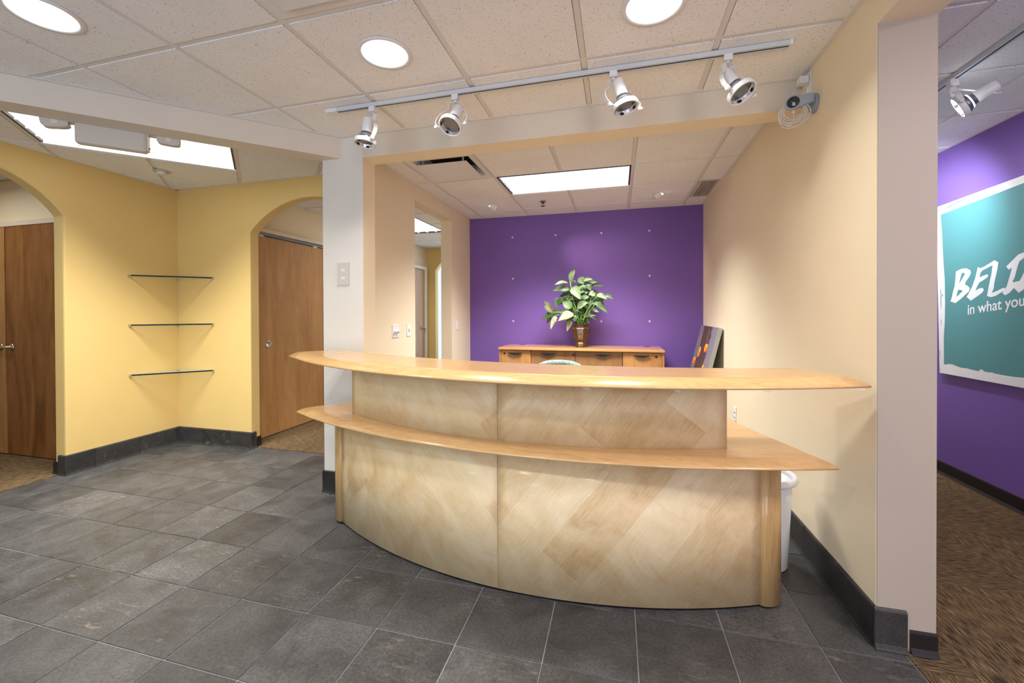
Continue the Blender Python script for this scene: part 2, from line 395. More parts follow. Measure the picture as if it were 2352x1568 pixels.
def copy_tree(o, parent=None):
    c = o.copy(); COL.objects.link(c)
    if parent: c.parent = parent
    for ch in list(o.children): copy_tree(ch, c)
    return c
def clip(poly, n, c):
    out = []
    for i in range(len(poly)):
        a = poly[i]; b = poly[(i + 1) % len(poly)]; da = a[0] * n[0] + a[1] * n[1] - c; db = b[0] * n[0] + b[1] * n[1] - c
        if da >= 0: out.append(a)
        if (da >= 0) != (db >= 0):
            t = da / (da - db); out.append((a[0] + (b[0] - a[0]) * t, a[1] + (b[1] - a[1]) * t))
    o2 = []
    for p in out:
        if not o2 or math.hypot(p[0] - o2[-1][0], p[1] - o2[-1][1]) > 1e-4: o2.append(p)
    if len(o2) > 2 and math.hypot(o2[0][0] - o2[-1][0], o2[0][1] - o2[-1][1]) < 1e-4: o2.pop()
    return o2
def parea(p): return abs(sum(p[i][0] * p[(i + 1) % len(p)][1] - p[(i + 1) % len(p)][0] * p[i][1] for i in range(len(p)))) / 2 if len(p) > 2 else 0

# ------------------------------------------------------------------ room dimensions (metres)
ZC = 2.541; TOP = 2.64; XR = 0.96; XR2 = 1.147; YE = 1.92; YB = 2.59; YB2 = 2.74; XA = -1.90; XA2 = -2.034
XL = -4.28; XL2 = -4.40; YH = 3.235; YH2 = 3.336; YP = 5.28; XC = 2.475; BZ = 2.388; YF = -2.5
DX, DY = -1.90, 2.59          # where the diagonal beam meets the column; foyer side: x - y > DX - DY

# ------------------------------------------------------------------ floor
T = 0.34226; FX0, FY0 = -3.0107, 2.2025; G = 0.0048
slab = MB().box((-7.2, YF - 0.1, -0.12), (2.7, 9.2, -0.004))
floor = struct('floor', slab, 'grout')
def tile_mesh(poly, name):
    b = MB(); n = len(poly); cx = sum(p[0] for p in poly) / n; cy = sum(p[1] for p in poly) / n
    def ins(d):
        out = []
        for p in poly:
            dx, dy = cx - p[0], cy - p[1]; out.append((p[0] + math.copysign(min(d, abs(dx)), dx), p[1] + math.copysign(min(d, abs(dy)), dy)))
        return out
    pts = [(x, y, -0.005) for x, y in poly] + [(x, y, -0.0012) for x, y in poly] + [(x, y, 0.0) for x, y in ins(0.0016)]
    F = [tuple(range(2 * n, 3 * n))]
    for r0 in (0, n):
        for i in range(n): j = (i + 1) % n; F.append((r0 + i, r0 + j, r0 + n + j, r0 + n + i))
    b.add(pts, F); return mesh(b, name, 'slate')
full = tile_mesh([(-T / 2 + G / 2, -T / 2 + G / 2), (T / 2 - G / 2, -T / 2 + G / 2), (T / 2 - G / 2, T / 2 - G / 2), (-T / 2 + G / 2, T / 2 - G / 2)], 'floor_tile')
# tiled area: foyer between left wall line and the carpet edge, up to the hall arch, and the alcove strip by the right wall
for i in range(-6, 14):
    for j in range(-11, 15):
        x0, x1 = FX0 + T * i, FX0 + T * (i + 1); y0, y1 = FY0 - T * (j + 1), FY0 - T * j
        ymax = 3.285 if x1 < XA else (2.95 if x1 < 0.2 else 4.0)
        if (XL < x0 and x1 < -3.40): ymax = YH
        if x0 >= XA2 - 0.1 and x1 > XA2 and x0 < XA: ymax = 2.95
        X0, X1 = max(x0, -4.345), min(x1, 1.045 if y0 < YE else XR)
        Y0, Y1 = max(y0, YF), min(y1, ymax)
        if X1 - X0 < 0.03 or Y1 - Y0 < 0.03: continue
        cx, cy = (X0 + X1) / 2, (Y0 + Y1) / 2
        if abs((X1 - X0) - T) < 1e-6 and abs((Y1 - Y0) - T) < 1e-6: me = full
        else:
            hx, hy = (X1 - X0) / 2 - G / 2, (Y1 - Y0) / 2 - G / 2
            me = tile_mesh([(-hx, -hy), (hx, -hy), (hx, hy), (-hx, hy)], 'floor_tile')
        o = bpy.data.objects.new('floor_tile', me); COL.objects.link(o); o.parent = floor
        o.location = (cx + random.uniform(-.0006, .0006), cy + random.uniform(-.0006, .0006), random.uniform(-0.0008, 0.0004))
for a, b in (((1.048, YF, -0.003), (XC, 5.4, 0.003)), ((-7.0, 0.6, -0.003), (-4.348, 2.575, 0.003)), ((-3.62, 3.288, -0.003), (XA2, 7.4, 0.003)), ((XA2, 2.955, -0.003), (0.2, YP, 0.003)), ((0.2, 4.005, -0.003), (XR, YP, 0.003)), ((-3.4, 7.6, -0.003), (-1.9, 9.0, 0.003))):
    struct('carpet', MB().box(a, b), 'carpet')

# ------------------------------------------------------------------ walls
def arc(c, z0, r, a0, a1, n=22):
    return [(c + r * math.sin(a0 + (a1 - a0) * k / n), z0 + r * math.cos(a0 + (a1 - a0) * k / n)) for k in range(n + 1)]
# left wall with the wide arch (outline in y,z)
yc, zc, rr = 1.7703, 1.7075, 0.6728; a1 = math.asin((2.332 - yc) / rr)
zs = zc + rr * math.cos(a1)
poly = [(YF, 0), (2 * yc - 2.332, 0)] + arc(yc, zc, rr, -a1, a1) + [(2.332, 0), (YH2, 0), (YH2, TOP), (YF, TOP)]
struct('wall_left', MB().prism(poly, XL2, XL, 0), 'yellow', bevel=0.012)
# hall wall facing the camera with the second arch (outline in x,z)
xc, rr2 = -2.7155, 0.907; zc2 = 2.353 - rr2; b1 = math.asin((-2.05 - xc) / rr2)
poly = [(XL2, 0), (-3.381, 0)] + arc(xc, zc2, rr2, -b1, b1) + [(-2.05, 0), (XA2, 0), (XA2, TOP), (XL2, TOP)]
struct('wall_hall', MB().prism(poly, YH, YH2, 1), 'yellow', bevel=0.012)
struct('wall_back', MB().box((XA2, YP, 0), (XR2, YP + 0.12, TOP)), 'purple')
poly = [(YF, BZ), (YE, BZ), (YE, 0), (YP, 0), (YP, TOP), (YF, TOP)]
struct('wall_right', MB().prism(poly, XR, XR2, 0), 'cream')
poly = [(YB2, 0), (3.71, 0), (3.71, BZ), (4.64, BZ), (4.64, 0), (YP, 0), (YP, TOP), (YB2, TOP)]
struct('wall_alcove', MB().prism(poly, XA2, XA, 0), 'cream')
struct('wall_corridor', MB().box((XC, YF, 0), (XC + 0.12, 5.5, TOP)), 'purple')
struct('wall_corridor_end', MB().box((XR2, 5.4, 0), (XC, 5.5, TOP)), 'cream')
struct('wall_passage', MB().box((-3.70, YH2, 0), (-3.58, 7.48, TOP)), 'cream')
# far yellow wall with a narrow arched opening into daylight
poly = [(-3.70, 0), (-3.40, 0), (-3.40, 2.10)] + arc(-2.85, 1.80, 0.6265, -1.0714, 1.0714, 14)[1:-1] + [(-2.30, 2.10), (-2.30, 0), (XA, 0), (XA, TOP), (-3.70, TOP)]
struct('wall_passage_end', MB().prism(poly, 7.48, 7.60, 1), 'yellow')
struct('wall_passage_right', MB().box((XA2, YP + 0.12, 0), (XA, 7.48, TOP)), 'cream')
struct('wall_side_passage', MB().box((-7.0, 2.575, 0), (XL2, 2.70, TOP)), 'cream')
struct('wall_side_passage_near', MB().box((-7.0, 0.5, 0), (XL2, 0.6, TOP)), 'cream')
struct('wall_side_passage_end', MB().box((-7.1, 0.5, 0), (-7.0, 2.7, TOP)), 'cream')
# wall behind the camera with its wide shop window
poly = [(XL2, 0), (-2.95, 0), (-2.95, 2.45), (-0.05, 2.45), (-0.05, 0), (XC + 0.12, 0), (XC + 0.12, TOP), (XL2, TOP)]
struct('wall_front', MB().prism(poly, YF - 0.12, YF, 1), 'cream')
win = struct('window_1', MB().box((-2.95, YF - 0.09, 0), (-2.90, YF - 0.03, 2.45)).box((-0.10, YF - 0.09, 0), (-0.05, YF - 0.03, 2.45)).box((-2.90, YF - 0.09, 2.40), (-0.10, YF - 0.03, 2.45)).box((-2.90, YF - 0.09, 0), (-0.10, YF - 0.03, 0.06)).box((-1.525, YF - 0.09, 0.06), (-1.475, YF - 0.03, 2.40)), 'windowframe')
for a, b in ((-2.90, -1.525), (-1.475, -0.10)): obj('pane', MB().box((a, YF - 0.065, 0.06), (b, YF - 0.059, 2.40)), 'wglass', win)

# column, cross beam, diagonal beam
b = MB().box((-2.055, YB, 0), (-1.725, YB2, TOP)); b.m[3] = b.m[4] = 1
struct('column', b, ['column', 'cream'])
b = MB().box((-1.725, YB, BZ - 0.006), (XR, YB2, TOP)); b.m[0] = b.m[4] = 1
struct('beam', b, ['header', 'cream'])
k = 2.36
struct('beam', MB().prism([(DX, DY), (-2.06, DY + 0.059), (-2.06 - k + 0.14, DY + 0.059 - k + 0.14), (DX - k - 0.02, DY - k - 0.02)], 2.392, TOP), 'header')
# pinkish-beige end of the right wall, with its soffit in the same paint (thin skins on the wall end)
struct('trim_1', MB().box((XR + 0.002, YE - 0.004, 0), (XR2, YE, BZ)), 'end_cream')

# ------------------------------------------------------------------ ceilings
ceiling = struct('ceiling', MB().box((-7.2, YF - 0.1, TOP), (2.7, 9.2, TOP + 0.08)), 'grid')
TC = 0.6096
def ctile(poly, z, hole=None, rot=None):
    """one lay-in tile: face hangs 8 mm under the grid, edges of real thickness"""
    if parea(poly) < 0.004: return
    n = len(poly); cx = sum(p[0] for p in poly) / n; cy = sum(p[1] for p in poly) / n
    b = MB()
    if hole:
        hx, hy, hr = hole; N = 32
        ring = [(hx + hr * math.cos(2 * math.pi * i / N), hy + hr * math.sin(2 * math.pi * i / N)) for i in range(N)]
        x0 = min(p[0] for p in poly); x1 = max(p[0] for p in poly); y0 = min(p[1] for p in poly); y1 = max(p[1] for p in poly)
        out = []
        for (px, py) in ring:
            dx, dy = px - hx, py - hy
            t = min(((x1 if dx > 0 else x0) - hx) / dx if abs(dx) > 1e-6 else 9e9, ((y1 if dy > 0 else y0) - hy) / dy if abs(dy) > 1e-6 else 9e9)
            out.append((hx + dx * t, hy + dy * t))
        P = [(x, y, z - 0.006) for x, y in out] + [(x, y, z - 0.006) for x, y in ring] + [(x, y, z + 0.01) for x, y in out] + [(x, y, z + 0.04) for x, y in ring]
        F = []
        for i in range(N):
            j = (i + 1) % N
            F += [(i, j, N + j, N + i), (i, j, 2 * N + j, 2 * N + i), (N + i, N + j, 3 * N + j, 3 * N + i)]
        # corner fills
        for (qx, qy) in ((x0, y0), (x1, y0), (x1, y1), (x0, y1)):
            near = sorted(range(N), key=lambda i: math.hypot(out[i][0] - qx, out[i][1] - qy))
            if math.hypot(out[near[0]][0] - qx, out[near[0]][1] - qy) > 1e-4:
                m0 = len(P); P.append((qx, qy, z - 0.006)); F.append((near[0], near[1], m0))
        b.add(P, F)
    else:
        b.prism(poly, z - 0.006, z + 0.012)
    o = obj('ceiling_tile', b, 'tile_c', ceiling, at=(cx, cy, z)); return o
def bar(a, b, z, w=0.0265):
    a = Vector((*a, 0)); b = Vector((*b, 0)); d = b - a
    if d.length < 0.03: return
    d.normalize(); n = Vector((-d.y, d.x, 0)) * (w / 2)
    mb = MB().prism([tuple((a - n).xy), tuple((b - n).xy), tuple((b + n).xy), tuple((a + n).xy)], z - 0.001, z + 0.03)
    obj('grid_bar', mb, 'grid', ceiling, at=((a.x + b.x) / 2, (a.y + b.y) / 2, z))
def grid_area(z, xs, ys, bounds, skip=(), holes={}, light=(), tr=lambda x, y: (x, y)):
    """tiles + bars of one grid; bounds: half-planes (n, c) in world coordinates"""
    g = 0.0155
    for i in range(len(xs) - 1):
        for j in range(len(ys) - 1):
            if (i, j) in skip: continue
            q = [tr(xs[i] + g, ys[j] + g), tr(xs[i + 1] - g, ys[j] + g), tr(xs[i + 1] - g, ys[j + 1] - g), tr(xs[i] + g, ys[j + 1] - g)]
            p = q
            for n, c in bounds:
                p = clip(p, n, c + 0.012)
                if len(p) < 3: break
            if len(p) < 3: continue
            h = holes.get((i, j)); ctile(p, z, h if h and len(p) == 4 else None)
    def seg(a, b):
        t0, t1 = 0.0, 1.0
        for n, c in bounds:
            da = a[0] * n[0] + a[1] * n[1] - c; db = b[0] * n[0] + b[1] * n[1] - c
            if da < 0 and db < 0: return None
            if da < 0: t0 = max(t0, da / (da - db))
            if db < 0: t1 = min(t1, da / (da - db))
        if t1 - t0 < 1e-4: return None
        L = lambda t: (a[0] + (b[0] - a[0]) * t, a[1] + (b[1] - a[1]) * t)
        return L(t0), L(t1)
    def runs(flags):
        out, st = [], None
        for k, f in enumerate(flags + [False]):
            if f and st is None: st = k
            if not f and st is not None: out.append((st, k)); st = None
        return out
    for i in range(1, len(xs) - 1):
        for a, b in runs([not ((i - 1, j) in light and (i, j) in light) for j in range(len(ys) - 1)]):
            s_ = seg(tr(xs[i], ys[a]), tr(xs[i], ys[b]))
            if s_: bar(*s_, z)
    for j in range(1, len(ys) - 1):
        for a, b in runs([not ((i, j - 1) in light and (i, j) in light) for i in range(len(xs) - 1)]):
            s_ = seg(tr(xs[a], ys[j]), tr(xs[b], ys[j]))
            if s_: bar(*s_, z + 0.0006)
q2 = math.sqrt(0.5)
# foyer
fx = [-1.9895 + TC * i for i in range(-5, 7)]; fy = [1.4964 + TC * j for j in range(-7, 3)]
fi = lambda x, y: (int((x - fx[0]) // TC), int((y - fy[0]) // TC))
HOLE = {fi(x, y): (x, y, 0.112) for x, y in DL[:3]}
VENT = fi(-1.075, 1.19)
grid_area(ZC, fx, fy, [((1, 0), XL), ((-1, 0), -XR), ((0, 1), YF), ((0, -1), -YB), ((q2, -q2), (DX - DY) * q2)], skip={VENT}, holes=HOLE)
# alcove
ax = [-1.70 + TC * i for i in range(-1, 6)]; ay = [3.10 + TC * j for j in range(-1, 5)]
AD = (1, 1)                                             # air diffuser cell
AL = {(2, 2), (3, 2)}                                   # troffer cells
GR = (5, 3)
grid_area(ZC, ax, ay, [((1, 0), XA), ((-1, 0), -XR), ((0, 1), YB2), ((0, -1), -YP)], skip={AD, GR} | AL, light=AL)
# left hall, grid turned 45 degrees: s along (1,1), t along (-1,1)
hs = [-0.18 + TC * i for i in range(-7, 5)]; ht = [4.345 + TC * j for j in range(-5, 5)]
H45 = lambda s, t: ((s - t) * q2, (s + t) * q2)
grid_area(ZC, hs, ht, [((1, 0), XL), ((0, -1), -YH), ((-q2, q2), -(DX - DY) * q2 + 0.155), ((-1, 0), -XA2)], skip={(5, 4), (6, 4)}, light={(5, 4), (6, 4)}, tr=H45)
# passage behind the arch
px_ = [-3.15 + 0.61 * i for i in range(-1, 3)]; py_ = [4.80 + 0.61 * j for j in range(-3, 6)]
grid_area(ZC, px_, py_, [((1, 0), -3.58), ((-1, 0), -XA2), ((0, 1), YH2), ((0, -1), -7.48)], skip={(1, 3), (1, 4)}, light={(1, 3), (1, 4)})
# side passage
grid_area(ZC, [-6.9 + TC * i for i in range(5)], [0.74 + TC * j for j in range(-1, 4)], [((1, 0), -7.0), ((-1, 0), -XL2), ((0, 1), 0.6), ((0, -1), -2.575)])
# corridor
cx_ = [1.475 + TC * i for i in range(-1, 3)]; cy_ = [2.758 + TC * j for j in range(-7, 5)]
ZK = 2.553
grid_area(ZK, cx_, cy_, [((1, 0), XR2), ((-1, 0), -XC), ((0, 1), YF), ((0, -1), -5.4)])
# wall angles where ceiling meets wall
for a, b, z in (((XR - 0.011, YF), (XR - 0.011, YB), ZC), ((XR - 0.011, YB2), (XR - 0.011, YP), ZC), ((-1.86, YB - 0.011), (XR, YB - 0.011), ZC), ((XA, YP - 0.011), (XR, YP - 0.011), ZC), ((XA + 0.011, YB2), (XA + 0.011, YP), ZC), ((XC - 0.011, YF), (XC - 0.011, 5.4), ZK),
                ((DX + 0.02, DY + 0.004), (DX - 2.3, DY - 2.316), ZC), ((XL + 0.011, 0.5), (XL + 0.011, YH), ZC), ((XL, YH - 0.011), (XA2, YH - 0.011), ZC)):
    bar(a, b, z - 0.006, 0.022)

# ------------------------------------------------------------------ base tiles
BH = 0.158
def base_run(name, pts_list, kind_tile='base'):
    root = thing(name, None, None, kind='structure')
    return root
def cove(a, b, inward, h=BH, th=0.011, parent=None, m='base', foot=0.018, nm='base_tile'):
    """one base piece from a to b (2-D), standing on the room side given by inward"""
    a = Vector((*a, 0)); b = Vector((*b, 0)); n = Vector((*inward, 0)); d = (b - a)
    g = d.normalized() * 0.0012; a2, b2 = a + g, b - g
    prof = [(0, 0), (foot, 0), (foot, 0.004), (foot * 0.75, 0.010), (th, 0.024), (th, h - 0.010), (th * 0.7, h - 0.003), (th * 0.35, h), (0, h)]
    P = [tuple(a2 + n * u + Vector((0, 0, z))) for u, z in prof] + [tuple(b2 + n * u + Vector((0, 0, z))) for u, z in prof]
    k = len(prof); F = [(i, (i + 1) % k, k + (i + 1) % k, k + i) for i in range(k)] + [tuple(range(k)), tuple(range(k, 2 * k))]
    mb = MB(); mb.add(P, F); mid = (a + b) / 2
    return obj(nm, mb, m, parent, at=(mid.x, mid.y, 0))
def cove_run(name, a, b, inward, start=None, step=T, **kw):
    root = thing(name, None, None, kind='structure')
    a = Vector(a); b = Vector(b); L = (b - a).length; d = (b - a) / L
    t = 0.0; nx = start if start else step
    while t < L - 1e-4:
        e = min(nx, L)
        if L - e < 0.02: e = L
        cove(tuple(a + d * t), tuple(a + d * e), inward, parent=root, **kw); t = e; nx = e + step
    return root
bl = cove_run('baseboard_left', (XL, 2.321), (XL, YH), (1, 0), start=0.2)
cove((XL2 + 0.045, 2.332), (XL + 0.012, 2.332), (0, -1), parent=bl)
cove((XL2 - 0.02, 2.332), (XL2 + 0.045, 2.332), (0, -1), h=0.10, parent=bl, m='rubber', foot=0.012, th=0.005, nm='rubber_base')
bh = cove_run('baseboard_hall', (XL, YH), (-3.381, YH), (0, -1), start=0.31)
cove((-3.381, YH - 0.012), (-3.381, YH + 0.05), (1, 0), parent=bh)
cove((-3.381, YH + 0.05), (-3.381, YH2 + 0.01), (1, 0), h=0.10, parent=bh, m='rubber', foot=0.012, th=0.005, nm='rubber_base')
br_ = cove_run('baseboard_right', (XR, YE), (XR, 4.0), (-1, 0), start=2.5448 - YE)
cove((XR - 0.011, YE - 0.004), (XR + 0.095, YE - 0.004), (0, -1), parent=br_, foot=0.02)
cove((XR + 0.104, YE - 0.004), (XR2 + 0.004, YE - 0.004), (0, -1), h=0.088, parent=br_, m='rubber', foot=0.02, th=0.006, nm='rubber_base')
cove((XR2, YE), (XR2, 3.5), (1, 0), h=0.088, parent=br_, m='rubber', foot=0.012, th=0.005, nm='rubber_base')
bcol = thing('baseboard_column', None, None, kind='structure')
cove((-2.055 - 0.011, YB), (-1.725 + 0.011, YB), (0, -1), parent=bcol); cove((-2.055, YB - 0.011), (-2.055, YB2), (-1, 0), parent=bcol); cove((-1.725, YB - 0.011), (-1.725, YB2), (1, 0), parent=bcol)
cove_run('baseboard_corridor', (XC, YF), (XC, 5.4), (-1, 0), step=2.2, h=0.105, m='rubber', foot=0.016, th=0.005, nm='rubber_base')
cove_run('baseboard_alcove', (XA, 2.78), (XA, 3.71), (1, 0), step=2.2, h=0.10, m='rubber', foot=0.012, th=0.005, nm='rubber_base')
cove_run('baseboard_back', (XA, YP), (XR, YP), (0, -1), step=2.2, h=0.10, m='rubber', foot=0.012, th=0.005, nm='rubber_base')
cove_run('baseboard_passage', (XL2, 2.575), (-4.72, 2.575), (0, -1), step=2.2, h=0.10, m='rubber', foot=0.012, th=0.005, nm='rubber_base')

# ------------------------------------------------------------------ doors
def lever(parent, x, y, z, side, facing=-1):
    b = MB(); T_ = Matrix.Translation((x, y, z)) @ Matrix.Rotation(R(90), 4, 'X')
    b.lathe([(0.0, 0.0), (0.033, 0.0), (0.033, 0.004), (0.026, 0.010), (0.012, 0.014), (0.010, 0.045), (0.0, 0.047)], 20, T_)
    b.tube([(x, y - 0.045, z), (x + side * 0.02, y - 0.047, z), (x + side * 0.07, y - 0.046, z + 0.002), (x + side * 0.115, y - 0.042, z - 0.003)], [0.009, 0.010, 0.008, 0.007], 10)
    return obj('lever_handle', b, 'chrome', parent)
def frame_trim(name, a, b, m='trimwhite'):
    return struct(name, MB().box(a, b), m, bevel=0.004)
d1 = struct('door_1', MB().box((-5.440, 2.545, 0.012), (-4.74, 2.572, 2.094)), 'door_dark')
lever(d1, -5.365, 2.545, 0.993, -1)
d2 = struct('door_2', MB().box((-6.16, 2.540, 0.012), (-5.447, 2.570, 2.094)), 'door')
lever(d2, -5.505, 2.540, 0.991, -1)
frame_trim('trim_2', (-6.25, 2.540, 2.098), (-4.69, 2.575, 2.142))
frame_trim('trim_3', (-4.74, 2.540, 0), (-4.69, 2.575, 2.098))
# sliding door in the passage behind the arch, with its header track
d3 = struct('door_3', MB().box((-3.575, 3.40, 0.012), (-3.535, 4.44, 2.085)), 'door')
b = MB(); T_ = Matrix.Translation((-3.535, 3.60, 0.969)) @ Matrix.Rotation(R(90), 4, 'Y')
b.lathe([(0.036, 0), (0.036, 0.004), (0.029, 0.005), (0.026, 0.001), (0.0, 0.001)], 24, T_); obj('flush_pull', b, 'chrome', d3)
d3b = struct('door_4', MB().box((-3.575, 4.452, 0.012), (-3.540, 5.4, 2.085)), 'door')
tr3 = frame_trim('trim_4', (-3.58, 3.34, 2.128), (-3.50, 5.55, 2.165))
obj('track', MB().box((-3.572, 3.34, 2.100), (-3.53, 5.5, 2.128)), 'greymetal', tr3)
for y in (3.52, 4.32, 4.56): obj('hanger', MB().box((-3.566, y - 0.03, 2.083), (-3.536, y + 0.03, 2.104)), 'whitemetal', tr3)
d5 = struct('door_5', MB().box((-3.578, 6.50, 0.012), (-3.545, 7.29, 2.095)), 'door')
b = MB(); b.lathe([(0.028, 0), (0.028, 0.005), (0.012, 0.01), (0.012, 0.03), (0.024, 0.04), (0.024, 0.06), (0.0, 0.064)], 18, Matrix.Translation((-3.545, 7.22, 1.005)) @ Matrix.Rotation(R(90), 4, 'Y')); obj('knob', b, 'chrome', d5)
frame_trim('trim_5', (-3.58, 7.29, 0), (-3.52, 7.38, 2.17)); frame_trim('trim_6', (-3.58, 6.40, 2.105), (-3.52, 7.29, 2.17)); 

# ------------------------------------------------------------------ ceiling troffers
def troffer(label, loc, rot, L=1.2192, W=0.6096, nb=8):
    t = thing('ceiling_light', label, 'light', loc, rot)
    x, y = L / 2 - 0.013, W / 2 - 0.013
    obj('frame', MB().box((-x, -y, -0.004), (x, -y + 0.014, 0.03)).box((-x, y - 0.014, -0.004), (x, y, 0.03), 1).box((-x, -y + 0.014, -0.004), (-x + 0.014, y - 0.014, 0.03)).box((x - 0.014, -y + 0.014, -0.004), (x, y - 0.014, 0.03)), ['black', 'glow_blade'], t, local=True)
    obj('diffuser', MB().box((-x + 0.014, -y + 0.014, 0.016), (x - 0.014, y - 0.014, 0.022)), 'glow', t, local=True)
    for k in range(1, nb):
        u = -x + 2 * x * k / nb; me = obj('louver_blade', MB().box((u - 0.0015, -y + 0.02, -0.002), (u + 0.0015, y - 0.02, 0.014)), 'glow_blade', t, local=True)
    for k in range(1, 4):
        v = -y + 2 * y * k / 4; obj('louver_blade', MB().box((-x + 0.02, v - 0.003, -0.003), (x - 0.02, v + 0.003, 0.013)), 'glow_blade', t, local=True)
    return t
troffer('fluorescent ceiling light with louvers over the alcove behind the reception desk', (-0.48, 4.015, ZC), 0)
hx, hy = H45((hs[5] + hs[7]) / 2, (ht[4] + ht[5]) / 2)
troffer('large slanting louvered ceiling light over the yellow corner behind the emergency light', (hx, hy, ZC), R(45))
troffer('louvered ceiling light seen through the tall opening in the alcove wall', (-2.845, 5.41, ZC), R(90))

# ------------------------------------------------------------------ round downlights
LBL = ['round recessed ceiling downlight cut by the upper left edge of the picture', 'round recessed ceiling downlight fully in view left of the track light rail', 'round recessed ceiling downlight cut by the top edge above the track light rail']
for (x, y), lb in zip(DL[:3], LBL):
    t = thing('downlight', lb, 'light', (x, y, ZC), 0, 'recessed can lights in the foyer ceiling')
    obj('trim_ring', MB().lathe([(0.128, -0.008), (0.126, -0.0115), (0.112, -0.013), (0.1065, -0.010), (0.1065, 0.0)], 40, None, cap=False), 'whitemetal', t, local=True)
    obj('reflector', MB().lathe([(0.1065, -0.009), (0.098, 0.04), (0.075, 0.085), (0.04, 0.11), (0.0, 0.115)], 40, None, cap=False), 'canglow', t, local=True)

# ------------------------------------------------------------------ air diffusers, grille, sprinkler, eyeballs, sensor
def diffuser(label, loc, plate):
    t = thing('air_diffuser', label, 'vent', loc)
    h = 0.296
    fr = MB(); pr_ = [(h, -0.006), (h - 0.02, -0.008), (h - 0.05, -0.002), (h - 0.085, 0.05), (h - 0.10, 0.09)]
    P = []
    for d, z in pr_: P += [(-d, -d, z), (d, -d, z), (d, d, z), (-d, d, z)]
    F = []
    for i in range(len(pr_) - 1):
        for k in range(4): F.append((i * 4 + k, i * 4 + (k + 1) % 4, i * 4 + 4 + (k + 1) % 4, i * 4 + 4 + k))
    fr.add(P, F); obj('cone', fr, 'whitemetal', t, local=True)
    obj('duct', MB().box((-0.2, -0.2, 0.088), (0.2, 0.2, 0.092)), 'dark', t, local=True)
    obj('face_plate', MB().box((-plate, -plate, -0.030), (plate, plate, -0.024)), 'offwhite' if plate < 0.21 else 'whitemetal', t, local=True, bevel=0.003)
    for a, b in ((-1, -1), (1, -1), (1, 1), (-1, 1)):
        x, y = a * plate * 0.8, b * plate * 0.8
        obj('hanger', MB().box((x - 0.006, y - 0.006, -0.024), (x + 0.006, y + 0.006, 0.06)), 'whitemetal', t, local=True)
    return t
diffuser('square ceiling air diffuser with dark gap round its plate in the alcove', ((ax[1] + ax[2]) / 2, (ay[1] + ay[2]) / 2, ZC), 0.222)
t = thing('air_diffuser', 'white panel air diffuser in the foyer ceiling at the top edge', 'vent', (-1.075, 1.1916, ZC))
obj('frame', MB().box((-0.292, -0.292, -0.005), (0.292, -0.25, 0.02)).box((-0.292, 0.25, -0.005), (0.292, 0.292, 0.02)).box((-0.292, -0.25, -0.005), (-0.25, 0.25, 0.02)).box((0.25, -0.25, -0.005), (0.292, 0.25, 0.02)), 'whitemetal', t, local=True, bevel=0.003)
obj('back_panel', MB().box((-0.25, -0.25, 0.004), (0.25, 0.25, 0.012)), 'whitemetal', t, local=True)
obj('face_plate', MB().box((-0.235, -0.235, -0.022), (0.235, 0.235, -0.012)), 'whitemetal', t, local=True, bevel=0.003)
for a in (-0.2, 0.2): obj('hanger', MB().box((a - 0.01, -0.01, -0.012), (a + 0.01, 0.01, 0.005)), 'whitemetal', t, local=True)
t = thing('return_grille', 'small slatted air grille at the end of the alcove ceiling by right wall', 'vent', ((ax[5] + 0.012 + XR - 0.022) / 2, (ay[3] + ay[4]) / 2, ZC))
gx, gy = (XR - 0.022 - ax[5] - 0.012) / 2, 0.292
obj('frame', MB().box((-gx, -gy, -0.006), (gx, -gy + 0.02, 0.012)).box((-gx, gy - 0.02, -0.006), (gx, gy, 0.012)).box((-gx, -gy + 0.02, -0.006), (-gx + 0.03, gy - 0.02, 0.012)).box((gx - 0.012, -gy + 0.02, -0.006), (gx, gy - 0.02, 0.012)), 'offwhite', t, local=True)
obj('backing', MB().box((-gx + 0.03, -gy + 0.02, 0.010), (gx - 0.012, gy - 0.02, 0.013)), 'greymetal', t, local=True)
n_ = 8
for k in range(n_):
    u = -gx + 0.036 + (2 * gx - 0.054) * k / (n_ - 1)
    obj('slat', MB().box((u - 0.004, -gy + 0.02, -0.006), (u + 0.004, gy - 0.02, 0.006)), 'offwhite', t, local=True)
t = thing('sprinkler', 'dark pendent sprinkler head under the alcove ceiling', 'sprinkler', (-0.805, 4.649, ZC - 0.008))
obj('escutcheon', MB().lathe([(0.0, 0), (0.036, 0), (0.030, -0.007), (0.016, -0.010), (0.0, -0.010)], 20), 'greymetal', t, local=True)
obj('body', MB().lathe([(0.010, -0.010), (0.010, -0.022), (0.006, -0.026)], 12).tube([(-0.012, 0, -0.02), (-0.016, 0, -0.035), (-0.004, 0, -0.05)], 0.0025, 6).tube([(0.012, 0, -0.02), (0.016, 0, -0.035), (0.004, 0, -0.05)], 0.0025, 6), 'black', t, local=True)
obj('deflector', MB().lathe([(0.0, -0.048), (0.024, -0.052), (0.024, -0.054), (0.0, -0.053)], 16), 'black', t, local=True)
